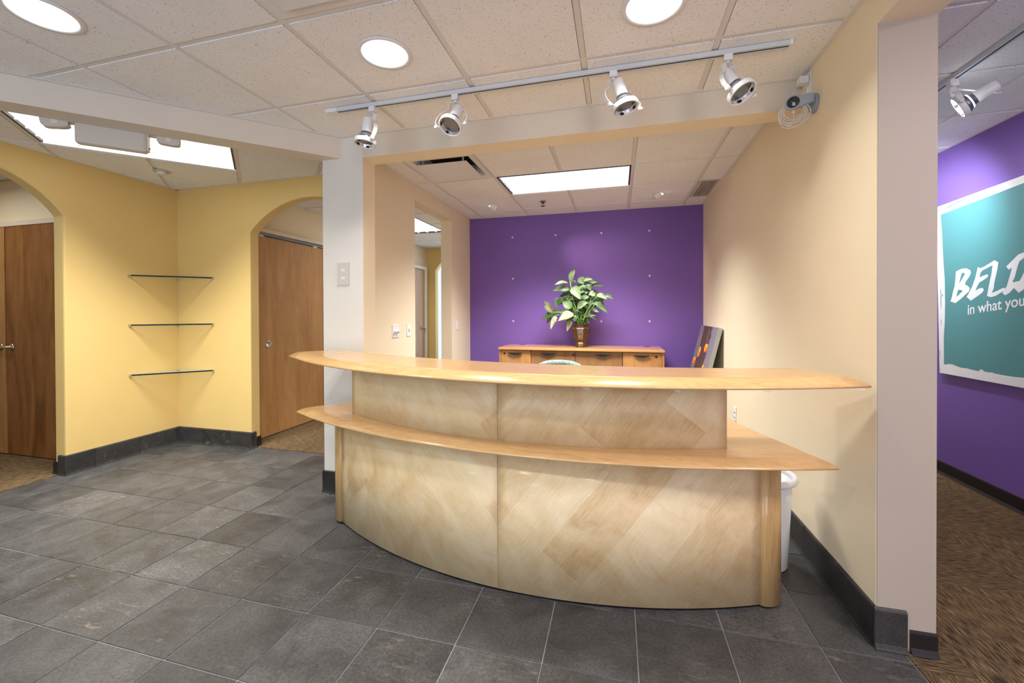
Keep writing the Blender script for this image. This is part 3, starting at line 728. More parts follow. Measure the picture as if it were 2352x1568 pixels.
for x, y, yaw, lb in ((-1.398, 4.672, 0.35, 'white eyeball spotlight in the alcove ceiling above the left of the purple wall'), (0.42, 4.668, math.pi - 0.35, 'white eyeball spotlight in the alcove ceiling above the right of the purple wall')):
    t = thing('eyeball_light', lb, 'light', (x, y, ZC - 0.008), yaw, 'eyeball spotlights facing the purple wall')
    obj('trim_ring', MB().lathe([(0.062, 0), (0.060, -0.005), (0.046, -0.008), (0.040, -0.004)], 24, cap=False), 'whitemetal', t, local=True)
    Tm = Matrix.Translation((0.0, 0, -0.006)) @ Matrix.Rotation(R(52), 4, 'Y').inverted() @ Matrix.Rotation(math.pi, 4, 'X')
    obj('eyeball', MB().lathe([(0.042, -0.02), (0.043, 0.0), (0.038, 0.022), (0.034, 0.045), (0.028, 0.045), (0.024, 0.030)], 24, Tm, cap=False), 'whitemetal', t, local=True)
    obj('bulb', MB().lathe([(0.027, 0.030), (0.014, 0.036), (0.0, 0.038)], 16, Tm, cap=False), 'bulbwarm', t, local=True)
t = thing('occupancy_sensor', 'round white sensor on the ceiling above the yellow corner', 'sensor', (-3.83, 2.76, ZC - 0.008), R(45))
obj('plate', MB().lathe([(0.0, 0), (0.062, 0), (0.060, -0.005), (0.0, -0.007)], 28), 'offwhite', t, local=True)
obj('sensor_head', MB().lathe([(0.034, -0.006), (0.032, -0.022), (0.026, -0.028), (0.0, -0.030)], 24), 'white', t, local=True)
obj('clip', MB().box((-0.012, 0.045, -0.006), (0.012, 0.065, 0.002)), 'black', t, local=True)

# ------------------------------------------------------------------ emergency light behind the diagonal beam
t = thing('emergency_light', 'beige two-headed emergency light box hanging behind the slanting beam', 'light', (-2.897, 1.8055, 2.283), R(45))
obj('housing', MB().box((-0.163, 0.004, 0.0), (0.163, 0.07, 0.215)), 'offwhite', t, local=True, bevel=0.016)
obj('end_cap', MB().box((0.160, 0.012, 0.012), (0.169, 0.062, 0.205)), 'trimwhite', t, local=True, bevel=0.003)
obj('test_button', MB().lathe([(0.0, 0), (0.006, 0), (0.006, 0.004), (0.0, 0.004)], 12, Matrix.Translation((0.169, 0.036, 0.03)) @ Matrix.Rotation(R(90), 4, 'Y')), mat('red_button', (0.4, 0.02, 0.03), 0.4), t, local=True)
for sx, dz, rz in ((-0.245, 0.072, R(9)), (0.265, 0.070, R(-2))):
    b = MB(); pr_ = []
    n_ = 18
    for k in range(n_):
        a = 2 * math.pi * k / n_; c, s_ = math.cos(a), math.sin(a)
        pr_.append((0.058 * math.copysign(abs(c) ** 0.45, c), 0.034 * math.copysign(abs(s_) ** 0.45, s_)))
    b.prism(pr_, 0.0, 0.05, 1, smooth_side=True)
    Tm = Matrix.Translation((sx, 0.006, dz + 0.034)) @ Matrix.Rotation(-rz, 4, 'Y')
    b.v = [tuple(Tm @ Vector(p)) for p in b.v]
    hd = obj('lamp_head', b, 'offwhite', t, local=True)
    b = MB().box((-0.012, -0.002, -0.018), (0.016, 0.0, 0.012)); b.v = [tuple(Tm @ Vector(p)) for p in b.v]
    obj('lamp_lens', b, 'trimwhite', hd, local=True)
    obj('neck', MB().box((min(sx, math.copysign(0.15, sx)), 0.02, dz + 0.036), (max(sx, math.copysign(0.15, sx)), 0.05, dz + 0.06)), 'offwhite', t, local=True)

# ------------------------------------------------------------------ track rails and spot heads
def rail(label, a, b, z, feed=True):
    a = Vector((*a, 0)); b = Vector((*b, 0)); d = b - a; L = d.length; rot = math.atan2(d.y, d.x)
    t = thing('track_rail', label, 'track', ((a.x + b.x) / 2, (a.y + b.y) / 2, z), rot)
    h = L / 2; w = 0.0175
    obj('channel', MB().box((-h, -w, 0), (h, -0.0065, 0.022)).box((-h, 0.0065, 0), (h, w, 0.022)).box((-h, -0.0065, 0.012), (h, 0.0065, 0.022)), 'railmetal', t, local=True)
    obj('slot', MB().box((-h + 0.05, -0.0065, 0.0022), (h - 0.01, 0.0065, 0.0035)), 'black', t, local=True)
    if feed: obj('feed_end', MB().box((-h - 0.002, -w - 0.001, -0.001), (-h + 0.075, w + 0.001, 0.023)), 'whitemetal', t, local=True, bevel=0.002)
    obj('end_cap', MB().box((h - 0.012, -w - 0.001, -0.001), (h + 0.002, w + 0.001, 0.023)), 'whitemetal', t, local=True)
    return t
ZT = 2.511
rail('white track light rail running across the foyer ceiling above the desk', (-1.715, 2.207), (0.775, 2.207), ZT)
rail('white track light rail on the corridor ceiling at the right edge', (1.735, 0.4), (1.735, 4.3), 2.523)

def spot_head(label, mount, center, aim, ax=None, lit=False, group='spot heads on the foyer track', flip=1):
    t = thing('track_spotlight', label, 'light', mount, 0, group)
    O = Vector(mount); c = Vector(center) - O; aim = Vector(aim).normalized()
    axis = Vector((*ax, 0)).normalized() if ax else aim.cross(Vector((0, 0, 1))).normalized()
    obj('adapter', MB().box((-0.019, -0.017, -0.030), (0.019, 0.017, 0.004)), 'whitemetal', t, local=True, bevel=0.002)
    obj('stem', MB().lathe([(0.010, -0.042), (0.010, -0.030)], 14), 'whitemetal', t, local=True)
    # yoke: flat strap, top plate, straight shoulders, bowed arms ending at the pivots
    rp = 0.072
    top = Vector((0, 0, -0.043)); wd = axis.cross(Vector((0, 0, 1))).normalized()
    H = c.z - top.z
    def P(u, fz):
        base = top + Vector((c.x, c.y, 0)) * (fz ** 1.2) + Vector((0, 0, H * fz)); return base + axis * u
    prof = [(0.026, 0.0), (0.028, 0.02), (0.028, 0.27), (0.052, 0.36), (0.076, 0.48), (0.090, 0.66), (0.092, 0.84), (0.078, 1.0)]
    path = [P(-u, z) for u, z in prof[::-1]] + [P(u, z) for u, z in prof]
    obj('yoke', MB().strip(path, 0.023, 0.0028, wd), 'whitemetal', t, local=True)
    # lamp assembly along aim
    zq = aim.to_track_quat('Z', 'Y').to_matrix().to_4x4(); Tm = Matrix.Translation(c) @ zq
    obj('lamp_ring', MB().lathe([(0.0625, -0.010), (0.0635, -0.008), (0.0635, 0.012), (0.062, 0.0145), (0.0565, 0.0145), (0.0555, 0.011), (0.0555, -0.006), (0.0595, -0.010)], 36, Tm, cap=False), 'whitemetal', t, local=True)
    obj('reflector', MB().lathe([(0.055, 0.006), (0.050, -0.012), (0.038, -0.036), (0.020, -0.050), (0.0, -0.053)], 32, Tm, cap=False), 'mirror' if not lit else 'bulb', t, local=True)
    obj('neck', MB().lathe([(0.058, -0.009), (0.040, -0.032), (0.030, -0.046), (0.0285, -0.062), (0.026, -0.07)], 28, Tm), 'greymetal', t, local=True)
    obj('socket', MB().lathe([(0.029, -0.055), (0.030, -0.060), (0.030, -0.136), (0.027, -0.142), (0.0, -0.143)], 28, Tm, cap=False), 'whitemetal', t, local=True)
    for a in (35, 150, 215, 320):
        an = R(a); q = Vector((math.cos(an) * 0.0535, math.sin(an) * 0.0535, 0.0))
        b = MB().box((-0.005, -0.008, -0.002), (0.004, 0.008, 0.010)); Tc = Tm @ Matrix.Translation(q) @ Matrix.Rotation(an, 4, 'Z'); b.v = [tuple(Tc @ Vector(p)) for p in b.v]
        obj('clip', b, 'black', t, local=True)
    for sgn in (-1, 1):
        p0 = c + axis * (sgn * 0.060); p1 = c + axis * (sgn * 0.094)
        kn = MB().tube([p0, c + axis * (sgn * 0.073)], 0.003, 8); kn.tube([c + axis * (sgn * 0.075), p1], 0.0085, 12)
        obj('pivot_knob', kn, 'whitemetal', t, local=True)
    # cord from stem to socket
    sock = c - aim * 0.12
    side = wd * 0.03
    obj('cord', MB().tube([top + Vector((0, 0, 0.002)), top * 0.8 + sock * 0.2 + side * 0.6 + Vector((0, 0, -0.012)), top * 0.4 + sock * 0.6 + side * 1.2 + Vector((0, 0, -0.03)), sock + side * 1.0 + Vector((0, 0, -0.035)), c - aim * 0.075 + side * 0.4], 0.0042, 8), 'whitemetal', t, local=True)
    return t
spot_head('track spotlight nearest the column pointing almost straight down', (-1.400, 2.207, ZT), (-1.421, 2.16, 2.290), (-0.08, -0.10, -0.99), (0.85, -0.5))
spot_head('track spotlight second from the column turned to face the camera', (-0.877, 2.207, ZT), (-0.870, 2.12, 2.306), (-0.15, -0.50, -0.85), (1.0, 0.0))
spot_head('track spotlight second from the right end of rail pointing downward', (-0.018, 2.207, ZT), (0.038, 2.15, 2.303), (0.25, -0.10, -0.96), (0.87, 0.5))
spot_head('track spotlight nearest the security camera tilted to the right', (0.509, 2.207, ZT), (0.550, 2.14, 2.298), (0.42, -0.33, -0.85), (0.8, 0.6))
spot_head('lit track spotlight in the corridor shining on the poster', (1.735, 2.792, 2.523), (1.755, 2.765, 2.372), (-0.75, 0.45, -0.45), lit=True, group=None)

spot_head('lit corridor track spotlight farther along the rail behind the wall end', (1.735, 3.50, 2.523), (1.80, 3.47, 2.372), (0.62, 0.45, -0.64), lit=True, group=None)

# ------------------------------------------------------------------ reception desk
C = Vector((-0.348, 4.291)); PH0 = R(-4.5)
def pol(r, ph): return (C.x + r * math.sin(ph + PH0), C.y - r * math.cos(ph + PH0))
desk = thing('reception_desk', 'curved two-tier reception desk in pale maple veneer with beech counters', 'desk', (-0.54, 1.86, 0))
def curved_panel(name, r, a0, a1, z0, z1, th, m):
    n = 24; b = MB(); uv = []
    for i in range(n + 1):
        ph = a0 + (a1 - a0) * i / n
        for rad in (r, r - th):
            for z in (z0, z1):
                x, y = pol(rad, ph); b.v.append((x, y, z)); uv.append((ph * r, z))
    for i in range(n):
        o = i * 4
        for q, sm in (((0, 4, 5, 1), True), ((2, 3, 7, 6), True), ((1, 5, 7, 3), False), ((0, 2, 6, 4), False)):
            b.f.append([o + k for k in q]); b.m.append(0); b.s.append(sm)
    b.f += [[0, 1, 3, 2], [n * 4 + k for k in (0, 2, 3, 1)]]; b.m += [0, 0]; b.s += [False, False]
    return obj(name, b, m, desk, uv=uv)
RP = 2.4388; g = 0.0003
AL_ = R(27.35)
curved_panel('front_panel', RP, -AL_, -g, 0.014, 0.672, 0.03, 'veneerL')
curved_panel('front_panel', RP, g, AL_, 0.014, 0.672, 0.03, 'veneerR')
curved_panel('toe_strip', RP - 0.012, -AL_, AL_, 0.0, 0.016, 0.02, 'black')
curved_panel('upper_panel', RP - 0.002, -R(24.05), -g, 0.698, 1.004, 0.045, 'veneerL')
curved_panel('upper_panel', RP - 0.002, g, R(23.75), 0.698, 1.004, 0.045, 'veneerR')
# rounded solid posts at both ends
for sg in (-1, 1):
    pts = []
    t0 = sg * (AL_ + R(0.03)); wdt = 0.118
    outl = [(0.0, 0.002), (0.014, 0.014)] + [(0.040 + (wdt - 0.040) * math.sin(R(a)), -0.030 + 0.050 * math.cos(R(a))) for a in range(0, 181, 12)] + [(0.0, -0.08)]
    outl = [(u, v) for u, v in outl]
    for u, v in outl: pts.append(pol(RP + v, t0 + sg * u / RP))
    obj('post', MB().prism(pts, 0.012, 0.672, smooth_side=True), 'post', desk)
    pts2 = [pol(RP + v * 0.8 - 0.006, t0 + sg * (u * 0.9) / RP) for u, v in outl]
    obj('post_foot', MB().prism(pts2, 0.0, 0.013), 'black', desk)
    # side gable behind the post
    a_ = sg * (AL_ - R(0.3)); b_ = sg * (AL_ - R(1.3))
    obj('side_panel', MB().prism([pol(RP - 0.03, a_), pol(RP - 0.03, b_), pol(RP - 0.50, b_), pol(RP - 0.50, a_)], 0.0, 0.672), 'post', desk)
def circ_pts(c, r, p0, p1, n):
    a0 = math.atan2(p0[1] - c[1], p0[0] - c[0]); a1 = math.atan2(p1[1] - c[1], p1[0] - c[0])
    return [(c[0] + r * math.cos(a0 + (a1 - a0) * k / n), c[1] + r * math.sin(a0 + (a1 - a0) * k / n)) for k in range(n + 1)]
def counter(name, outline, zb, zt, prof):
    n = len(outline); nrm = []
    A = sum(outline[i][0] * outline[(i + 1) % n][1] - outline[(i + 1) % n][0] * outline[i][1] for i in range(n))
    sg = 1 if A > 0 else -1
    en = []
    for i in range(n):
        a = Vector(outline[i]); b = Vector(outline[(i + 1) % n]); d = (b - a).normalized(); en.append(Vector((-d.y, d.x)) * sg)
    for i in range(n):
        n1, n2 = en[i - 1], en[i]; k = 1 + n1.dot(n2); nrm.append((n1 + n2) / max(k, 0.35))
    b = MB(); rings = []
    for d, z in prof:
        rings.append(len(b.v)); b.v += [(outline[i][0] + nrm[i].x * d, outline[i][1] + nrm[i].y * d, z) for i in range(n)]
    for q in range(len(prof) - 1):
        for i in range(n):
            j = (i + 1) % n; b.f.append([rings[q] + i, rings[q] + j, rings[q + 1] + j, rings[q + 1] + i]); b.m.append(0); b.s.append(True)
    b.f.append([rings[0] + i for i in range(n)]); b.m.append(0); b.s.append(False)
    b.f.append([rings[-1] + i for i in range(n)]); b.m.append(0); b.s.append(False)
    return obj(name, b, 'counter', desk)
def knife(zb, zt, w):
    h = zt - zb
    P = [(0.010, zb), (0.003, zb + 0.002), (0.0, zb + 0.006), (0.002, zb + 0.010)]
    for k in range(1, 9):
        a = k / 8.0; P.append((0.002 + w * a, zb + 0.010 + (h - 0.010) * math.sin(a * math.pi / 2) ** 0.9))
    return P
uo = circ_pts((-0.2461, 4.4551), 2.8201, (-2.105, 2.330), (0.930, 1.886), 60)
uo = [(-2.113, 2.321)] + uo[1:-1] + [(0.930, 1.886)]
bk = circ_pts((-0.0931, 5.294), 3.2199, (0.765, 2.190), (-1.815, 2.573), 40)
uo = [uo[0]] + [p for p in uo[1:-1] if min(math.hypot(p[0] - q[0], p[1] - q[1]) for q in (uo[0], uo[-1])) > 0.15] + [uo[-1]]
uo = uo + bk
counter('upper_counter', uo, 1.0, 1.04, knife(1.0, 1.04, 0.062))
lo = circ_pts((-0.2402, 5.2551), 3.4991, (-1.957, 2.205), (0.846, 1.921), 60)
lo = [lo[0]] + [p for p in lo[1:-1] if min(math.hypot(p[0] - q[0], p[1] - q[1]) for q in (lo[0], lo[-1])) > 0.15] + [lo[-1]]
bk2 = [pol(1.72, a) for a in (R(25), R(17), R(8), 0, R(-8), R(-17), R(-25))]
lo = lo + [(0.700, 2.335), (0.615, 2.64)] + bk2 + [(-1.60, 2.66), (-1.742, 2.49), (-1.905, 2.285)]
counter('lower_counter', lo, 0.664, 0.70, knife(0.664, 0.70, 0.055))
for a, r in ((9.5, 2.60), (17.0, 2.62), (24.5, 2.63), (33.0, 2.66), (-18, 2.60)):
    x, y = pol(r, R(a)); b = MB().box((x - 0.012, y - 0.006, 0.985), (x + 0.012, y + 0.006, 0.9995)).tube([(x, y - 0.004, 0.987), (x + 0.012, y - 0.004, 0.982), (x + 0.018, y - 0.004, 0.988)], 0.003, 6)
    o = obj('cable_clip', b, 'clear', desk)
# upper counter support bracket and shelf supports out of sight keep the right end up
obj('support_rail', MB().prism([pol(RP - 0.05, R(-22)), pol(RP - 0.05, R(-10)), pol(RP - 0.05, 0), pol(RP - 0.05, R(10)), pol(RP - 0.05, R(22)), pol(RP - 0.11, R(22)), pol(RP - 0.11, R(10)), pol(RP - 0.11, 0), pol(RP - 0.11, R(-10)), pol(RP - 0.11, R(-22))], 0.701, 0.9995), 'post', desk)

# ------------------------------------------------------------------ waste bin
t = thing('waste_bin', 'white plastic waste bin on the floor between desk end and wall', 'bin', (0.715, 2.44, 0))
obj('body', MB().lathe([(0.0, 0.0), (0.113, 0.0), (0.120, 0.008), (0.140, 0.440), (0.136, 0.440), (0.114, 0.012), (0.0, 0.010)], 40, cap=False), 'can', t, local=True)
obj('rim', MB().lathe([(0.139, 0.425), (0.158, 0.432), (0.166, 0.446), (0.160, 0.462), (0.148, 0.466), (0.138, 0.458), (0.136, 0.44)], 40, cap=False), 'can', t, local=True)

# ------------------------------------------------------------------ credenza
cz = thing('credenza', 'low cherry-wood credenza with four drawer fronts against the purple wall', 'cabinet', (-0.43, 4.98, 0))
x0, x1, y0, y1, zt = -1.345, 0.484, 4.69, 5.265, 0.887
obj('top', MB().box((x0, y0, zt - 0.028), (x1, y1, zt)), 'credtop', cz, bevel=0.006)
for a, b in ((x0 + 0.006, x0 + 0.030), (x1 - 0.030, x1 - 0.006)): obj('side_panel', MB().box((a, y0 + 0.018, 0), (b, y1 - 0.01, zt - 0.028)), 'credwood', cz)
obj('back_panel', MB().box((x0 + 0.03, y1 - 0.03, 0.02), (x1 - 0.03, y1 - 0.012, zt - 0.028)), 'credwood', cz)
obj('plinth', MB().box((x0 + 0.03, y0 + 0.06, 0), (x1 - 0.03, y1 - 0.03, 0.07)), 'black', cz)
obj('carcass', MB().box((x0 + 0.03, y0 + 0.058, 0.07), (x1 - 0.03, y1 - 0.03, zt - 0.031)), 'dark', cz)
def front(a, b, z0, z1, handles, lock, ins=0.0, wd_='credwood'):
    y0 = 4.69 + ins
    d = obj('drawer', MB().box((a, y0 + 0.024, z0), (b, y0 + 0.044, z1)), wd_, cz, bevel=0.0015)
    for h in handles:
        w_ = 0.083; n_ = 14; hz = z1 - 0.030; pts = [(h - w_ + 2 * w_ * k / n_, hz + 0.004) for k in range(n_ + 1)] + [(h + w_ - 2 * w_ * k / n_, hz + 0.004 - 0.024 * math.sin(math.pi * k / n_)) for k in range(1, n_)]
        obj('handle', MB().prism(pts, y0 + 0.004, y0 + 0.024, 1), 'black', d)
    for k in lock:
        obj('lock', MB().lathe([(0.0, 0), (0.011, 0), (0.011, 0.004), (0.0, 0.005)], 16, Matrix.Translation((k, y0 + 0.024, z1 - 0.036)) @ Matrix.Rotation(R(90), 4, 'X')), 'black', d)
zt2 = zt - 0.034
xa, xb = x0 + 0.383, x1 - 0.433
for z0, z1 in ((0.08, 0.33), (0.335, 0.59), (0.595, zt2)):
    top_ = z1 == zt2
    front(x0 + 0.032, xa - 0.002, z0, z1, [x0 + 0.20], [x0 + 0.072] if top_ else [])
    front(xb + 0.004, x1 - 0.032, z0, z1, [x1 - 0.235], [x1 - 0.088] if top_ else [])
for z0, z1 in ((0.08, 0.46), (0.465, zt2)):
    front(xa + 0.002, (xa + xb) / 2 - 0.0015, z0, z1, [xa + 0.20], [(xa + xb) / 2 - 0.02] if z1 == zt2 else [], 0.012, 'credwood_shaded')
    front((xa + xb) / 2 + 0.0015, xb - 0.002, z0, z1, [xb - 0.21], [], 0.012, 'credwood_shaded')
for gx_ in (-1.16, 0.33): obj('grommet', MB().lathe([(0.0, 0), (0.042, 0), (0.041, 0.0005), (0.0, 0.0006)], 24, Matrix.Translation((gx_, 5.17, zt))), 'black', cz)

# ------------------------------------------------------------------ potted plant
pl = thing('potted_plant', 'leafy green silk plant in a dark bronze pot on the credenza', 'plant', (-0.412, 4.95, 0.8878))
prof = [(0.062, 0.0), (0.066, 0.006), (0.064, 0.012), (0.067, 0.045), (0.060, 0.056), (0.072, 0.085), (0.086, 0.125), (0.096, 0.175), (0.100, 0.215), (0.096, 0.222), (0.089, 0.226), (0.086, 0.252), (0.094, 0.256), (0.095, 0.268), (0.086, 0.268), (0.080, 0.235)]
pot = obj('pot', MB().lathe([(r, z) for r, z in prof], 8, Matrix.Rotation(R(22.5), 4, 'Z'), smooth=False, sx=1.06, sy=1.0), 'pot', pl, local=True)
obj('soil', MB().lathe([(0.0, 0.243), (0.082, 0.243), (0.082, 0.238), (0.0, 0.238)], 8, Matrix.Rotation(R(22.5), 4, 'Z'), cap=False), 'soil', pl, local=True)
def panel_on(prof_rows, hw, nm):
    b = MB(); P = []
    for r, z in prof_rows:
        yy = -(r * math.cos(R(22.5))) - 0.0025
        P += [(-hw * r / 0.1, yy, z), (hw * r / 0.1, yy, z)]
    n_ = len(prof_rows); F = [(2 * i, 2 * i + 1, 2 * i + 3, 2 * i + 2) for i in range(n_ - 1)]
    P2 = [(x, y + 0.004, z) for x, y, z in P]; o_ = len(P)
    F += [tuple(k + o_ for k in f) for f in F] + [(0, 1, 1 + o_, o_), (o_ - 2, o_ - 1, 2 * o_ - 1, 2 * o_ - 2)] + [(2 * i, 2 * i + 2, 2 * i + 2 + o_, 2 * i + o_) for i in range(n_ - 1)] + [(2 * i + 1, 2 * i + 3, 2 * i + 3 + o_, 2 * i + 1 + o_) for i in range(n_ - 1)]
    b.add(P + P2, F); obj(nm, b, "relief", pot, local=True)
panel_on([(0.074, 0.088), (0.087, 0.125), (0.097, 0.175), (0.101, 0.212)], 0.034, 'relief_panel'); panel_on([(0.0655, 0.012), (0.0675, 0.044)], 0.040, 'relief_panel')
STEMS = [[(-0.533, 4.90, 1.654), (-0.516, 4.92, 1.539), (-0.496, 4.93, 1.425), (-0.456, 4.94, 1.287), (-0.424, 4.95, 1.14)],
 [(-0.387, 4.97, 1.642), (-0.391, 4.97, 1.545), (-0.395, 4.96, 1.432), (-0.408, 4.95, 1.287), (-0.416, 4.95, 1.14)],
 [(-0.296, 4.93, 1.431), (-0.32, 4.93, 1.351), (-0.36, 4.94, 1.27), (-0.404, 4.95, 1.14)],
 [(-0.75, 4.95, 1.292), (-0.642, 4.95, 1.292), (-0.553, 4.95, 1.290), (-0.488, 4.95, 1.24), (-0.432, 4.95, 1.14)],
 [(-0.217, 4.94, 1.486), (-0.272, 4.94, 1.431), (-0.336, 4.945, 1.319), (-0.4, 4.95, 1.14)],
 [(-0.241, 4.94, 1.398), (-0.296, 4.94, 1.327), (-0.376, 4.95, 1.214), (-0.408, 4.95, 1.14)],
 [(-0.62, 4.96, 1.46), (-0.55, 4.96, 1.44), (-0.48, 4.955, 1.30), (-0.425, 4.95, 1.14)]]
for s_ in STEMS: obj('stem', MB().tube(s_, [0.006 + 0.003 * i / (len(s_) - 1) for i in range(len(s_))], 7), 'stem', pl)
LEAVES = [(-0.53, 4.899, 1.65, -0.47, 4.821, 1.786, 0.058, 'l'), (-0.558, 4.901, 1.635, -0.71, 4.827, 1.609, 0.037, 'l'), (-0.542, 4.93, 1.563, -0.741, 4.899, 1.545, 0.066, 'm'), (-0.521, 4.961, 1.646, -0.462, 4.978, 1.646, 0.041, 'd'), (-0.393, 4.977, 1.624, -0.429, 5.019, 1.712, 0.079, 'm'), (-0.381, 4.928, 1.657, -0.277, 4.894, 1.668, 0.033, 'l'), (-0.371, 4.953, 1.606, -0.217, 4.957, 1.647, 0.058, 'd'), (-0.297, 4.968, 1.601, -0.148, 4.994, 1.588, 0.032, 'd'), (-0.343, 4.941, 1.617, -0.295, 4.929, 1.535, 0.05, 'm'), (-0.506, 4.899, 1.581, -0.405, 4.822, 1.437, 0.095, 'l'), (-0.334, 4.938, 1.58, -0.452, 4.92, 1.577, 0.032, 'm'), (-0.248, 4.93, 1.502, -0.324, 4.901, 1.494, 0.062, 'l'), (-0.232, 4.929, 1.494, -0.115, 4.898, 1.436, 0.05, 'l'), (-0.154, 4.937, 1.485, -0.042, 4.917, 1.443, 0.041, 'm'), (-0.249, 4.943, 1.398, -0.108, 4.933, 1.278, 0.051, 'm'), (-0.218, 4.972, 1.447, -0.153, 5.005, 1.375, 0.05, 'd'), (-0.518, 4.932, 1.344, -0.624, 4.904, 1.409, 0.087, 'l'), (-0.531, 4.975, 1.32, -0.429, 5.013, 1.434, 0.075, 'm'), (-0.453, 4.921, 1.343, -0.327, 4.877, 1.406, 0.07, 'l'), (-0.466, 4.974, 1.287, -0.336, 5.011, 1.348, 0.087, 'd'), (-0.474, 4.966, 1.262, -0.347, 4.991, 1.144, 0.095, 'd'), (-0.493, 4.915, 1.271, -0.668, 4.862, 1.191, 0.095, 'y'), (-0.527, 4.935, 1.198, -0.573, 4.913, 1.068, 0.051, 'y'), (-0.555, 4.974, 1.295, -0.684, 5.011, 1.263, 0.05, 'm'), (-0.743, 4.907, 1.292, -0.823, 4.843, 1.426, 0.058, 'y'), (-0.762, 4.977, 1.288, -0.861, 5.017, 1.372, 0.058, 'm'), (-0.653, 4.969, 1.292, -0.892, 4.999, 1.196, 0.075, 'd'), (-0.755, 4.984, 1.255, -0.831, 5.036, 1.149, 0.037, 'd'), (-0.695, 4.916, 1.247, -0.758, 4.866, 1.093, 0.05, 'y'), (-0.562, 4.962, 1.484, -0.666, 4.98, 1.482, 0.062, 'd'), (-0.553, 4.96, 1.492, -0.629, 4.974, 1.411, 0.046, 'm'), (-0.619, 4.963, 1.452, -0.704, 4.982, 1.366, 0.041, 'd'), (-0.699, 4.95, 1.469, -0.7, 4.949, 1.321, 0.037, 'd'), (-0.407, 4.943, 1.432, -0.311, 4.933, 1.479, 0.06, 'm'), (-0.426, 4.981, 1.507, -0.373, 5.028, 1.565, 0.05, 'd'), (-0.319, 4.928, 1.327, -0.269, 4.896, 1.429, 0.027, 'm'), (-0.35, 4.929, 1.238, -0.293, 4.896, 1.286, 0.035, 'm'), (-0.321, 4.961, 1.238, -0.235, 4.978, 1.197, 0.017, 'm'), (-0.32, 4.942, 1.25, -0.232, 4.929, 1.246, 0.015, 'm'), (-0.337, 4.956, 1.214, -0.321, 4.965, 1.165, 0.027, 'm'), (-0.457, 4.965, 1.189, -0.484, 4.987, 1.139, 0.022, 'd'), (-0.384, 4.958, 1.497, -0.321, 4.971, 1.537, 0.043, 'd'), (-0.426, 4.99, 1.609, -0.481, 5.05, 1.618, 0.041, 'd'), (-0.44, 4.951, 1.319, -0.376, 4.953, 1.246, 0.066, 'd'), (-0.505, 4.962, 1.434, -0.555, 4.98, 1.509, 0.05, 'd'), (-0.454, 4.937, 1.433, -0.484, 4.918, 1.497, 0.041, 'm'), (-0.377, 4.972, 1.384, -0.428, 5.006, 1.451, 0.05, 'd'), (-0.52, 4.99, 1.33, -0.60, 5.04, 1.24, 0.06, 'd'), (-0.36, 4.99, 1.42, -0.27, 5.05, 1.36, 0.055, 'd'), (-0.46, 4.98, 1.38, -0.53, 5.02, 1.40, 0.06, 'd')]
def leaf(a, b_, w_, kind):
    a = Vector(a); b_ = Vector(b_); d = b_ - a; L = d.length; d.normalize()
    view = Vector((random.uniform(-.35, .35), -1, random.uniform(0.1, 0.7))); sd = d.cross(view).normalized(); nn = sd.cross(d).normalized()
    if nn.y > 0: nn = -nn
    n_ = 9; b = MB(); uv = []; arch_ = L * 0.10; w_ *= 1.18
    for i in range(n_ + 1):
        t_ = i / n_; hw = w_ / 2 * (t_ ** 0.62) * (1 - t_) ** 1.05 / 0.338 + 0.0008
        c_ = a + d * (L * t_) + Vector((0, 0, arch_ * math.sin(math.pi * t_))) + nn * (0.02 * L * math.sin(2 * math.pi * t_))
        for k, u in enumerate((-1, -0.5, 0, 0.5, 1)):
            wv = 0.004 * math.sin(9 * t_ + 2 * u + w_ * 300) * abs(u)
            b.v.append(tuple(c_ + sd * (hw * u) + nn * (abs(u) * hw * 0.28 + wv))); uv.append((u * 0.5 + 0.5, t_))
    for i in range(n_):
        for k in range(4): o_ = i * 5 + k; b.f.append([o_, o_ + 1, o_ + 6, o_ + 5]); b.m.append(0); b.s.append(True)
    return obj('leaf', b, 'leaf_' + kind, pl, uv=uv)
fr_ = random.Random(11)
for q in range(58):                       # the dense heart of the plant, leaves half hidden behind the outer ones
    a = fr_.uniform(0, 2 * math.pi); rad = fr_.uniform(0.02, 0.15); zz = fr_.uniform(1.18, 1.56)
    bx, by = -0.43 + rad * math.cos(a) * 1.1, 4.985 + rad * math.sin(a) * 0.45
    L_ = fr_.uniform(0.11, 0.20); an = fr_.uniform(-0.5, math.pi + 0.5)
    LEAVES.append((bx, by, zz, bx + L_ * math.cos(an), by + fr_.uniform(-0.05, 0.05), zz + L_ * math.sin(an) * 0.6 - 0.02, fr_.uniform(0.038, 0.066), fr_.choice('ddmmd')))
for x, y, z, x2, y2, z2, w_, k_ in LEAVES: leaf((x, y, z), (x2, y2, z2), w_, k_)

# ------------------------------------------------------------------ painting leaning on the right wall
pt = thing('canvas_painting', 'canvas of orange and yellow flowers leaning on the right alcove wall', 'painting', (0.86, 4.75, 0))
def PV(u, v):   # u 0..1 from near edge to far edge, v metres up the canvas
    lean = R(13.5); return (0.9155 - 0.275 + 0.0 + v * math.sin(lean), 4.30 + u * 0.84, v * math.cos(lean))
Hh = 1.166; th = 0.038; ln = R(13.5); nx, nz = math.cos(ln) * th, -math.sin(ln) * th
def cpt(u, v, t_): p = PV(u, v); return (p[0] + nx * t_, p[1], p[2] + nz * t_)
b = MB(); b.add([cpt(0, 0.0, 0), cpt(1, 0.0, 0), cpt(1, Hh, 0), cpt(0, Hh, 0), cpt(0, 0.0, 1), cpt(1, 0.0, 1), cpt(1, Hh, 1), cpt(0, Hh, 1)], [(0, 3, 2, 1), (4, 5, 6, 7), (0, 1, 5, 4), (1, 2, 6, 5), (2, 3, 7, 6), (3, 0, 4, 7)], 1); b.m[0] = 0
zmin = min(p[2] for p in b.v)
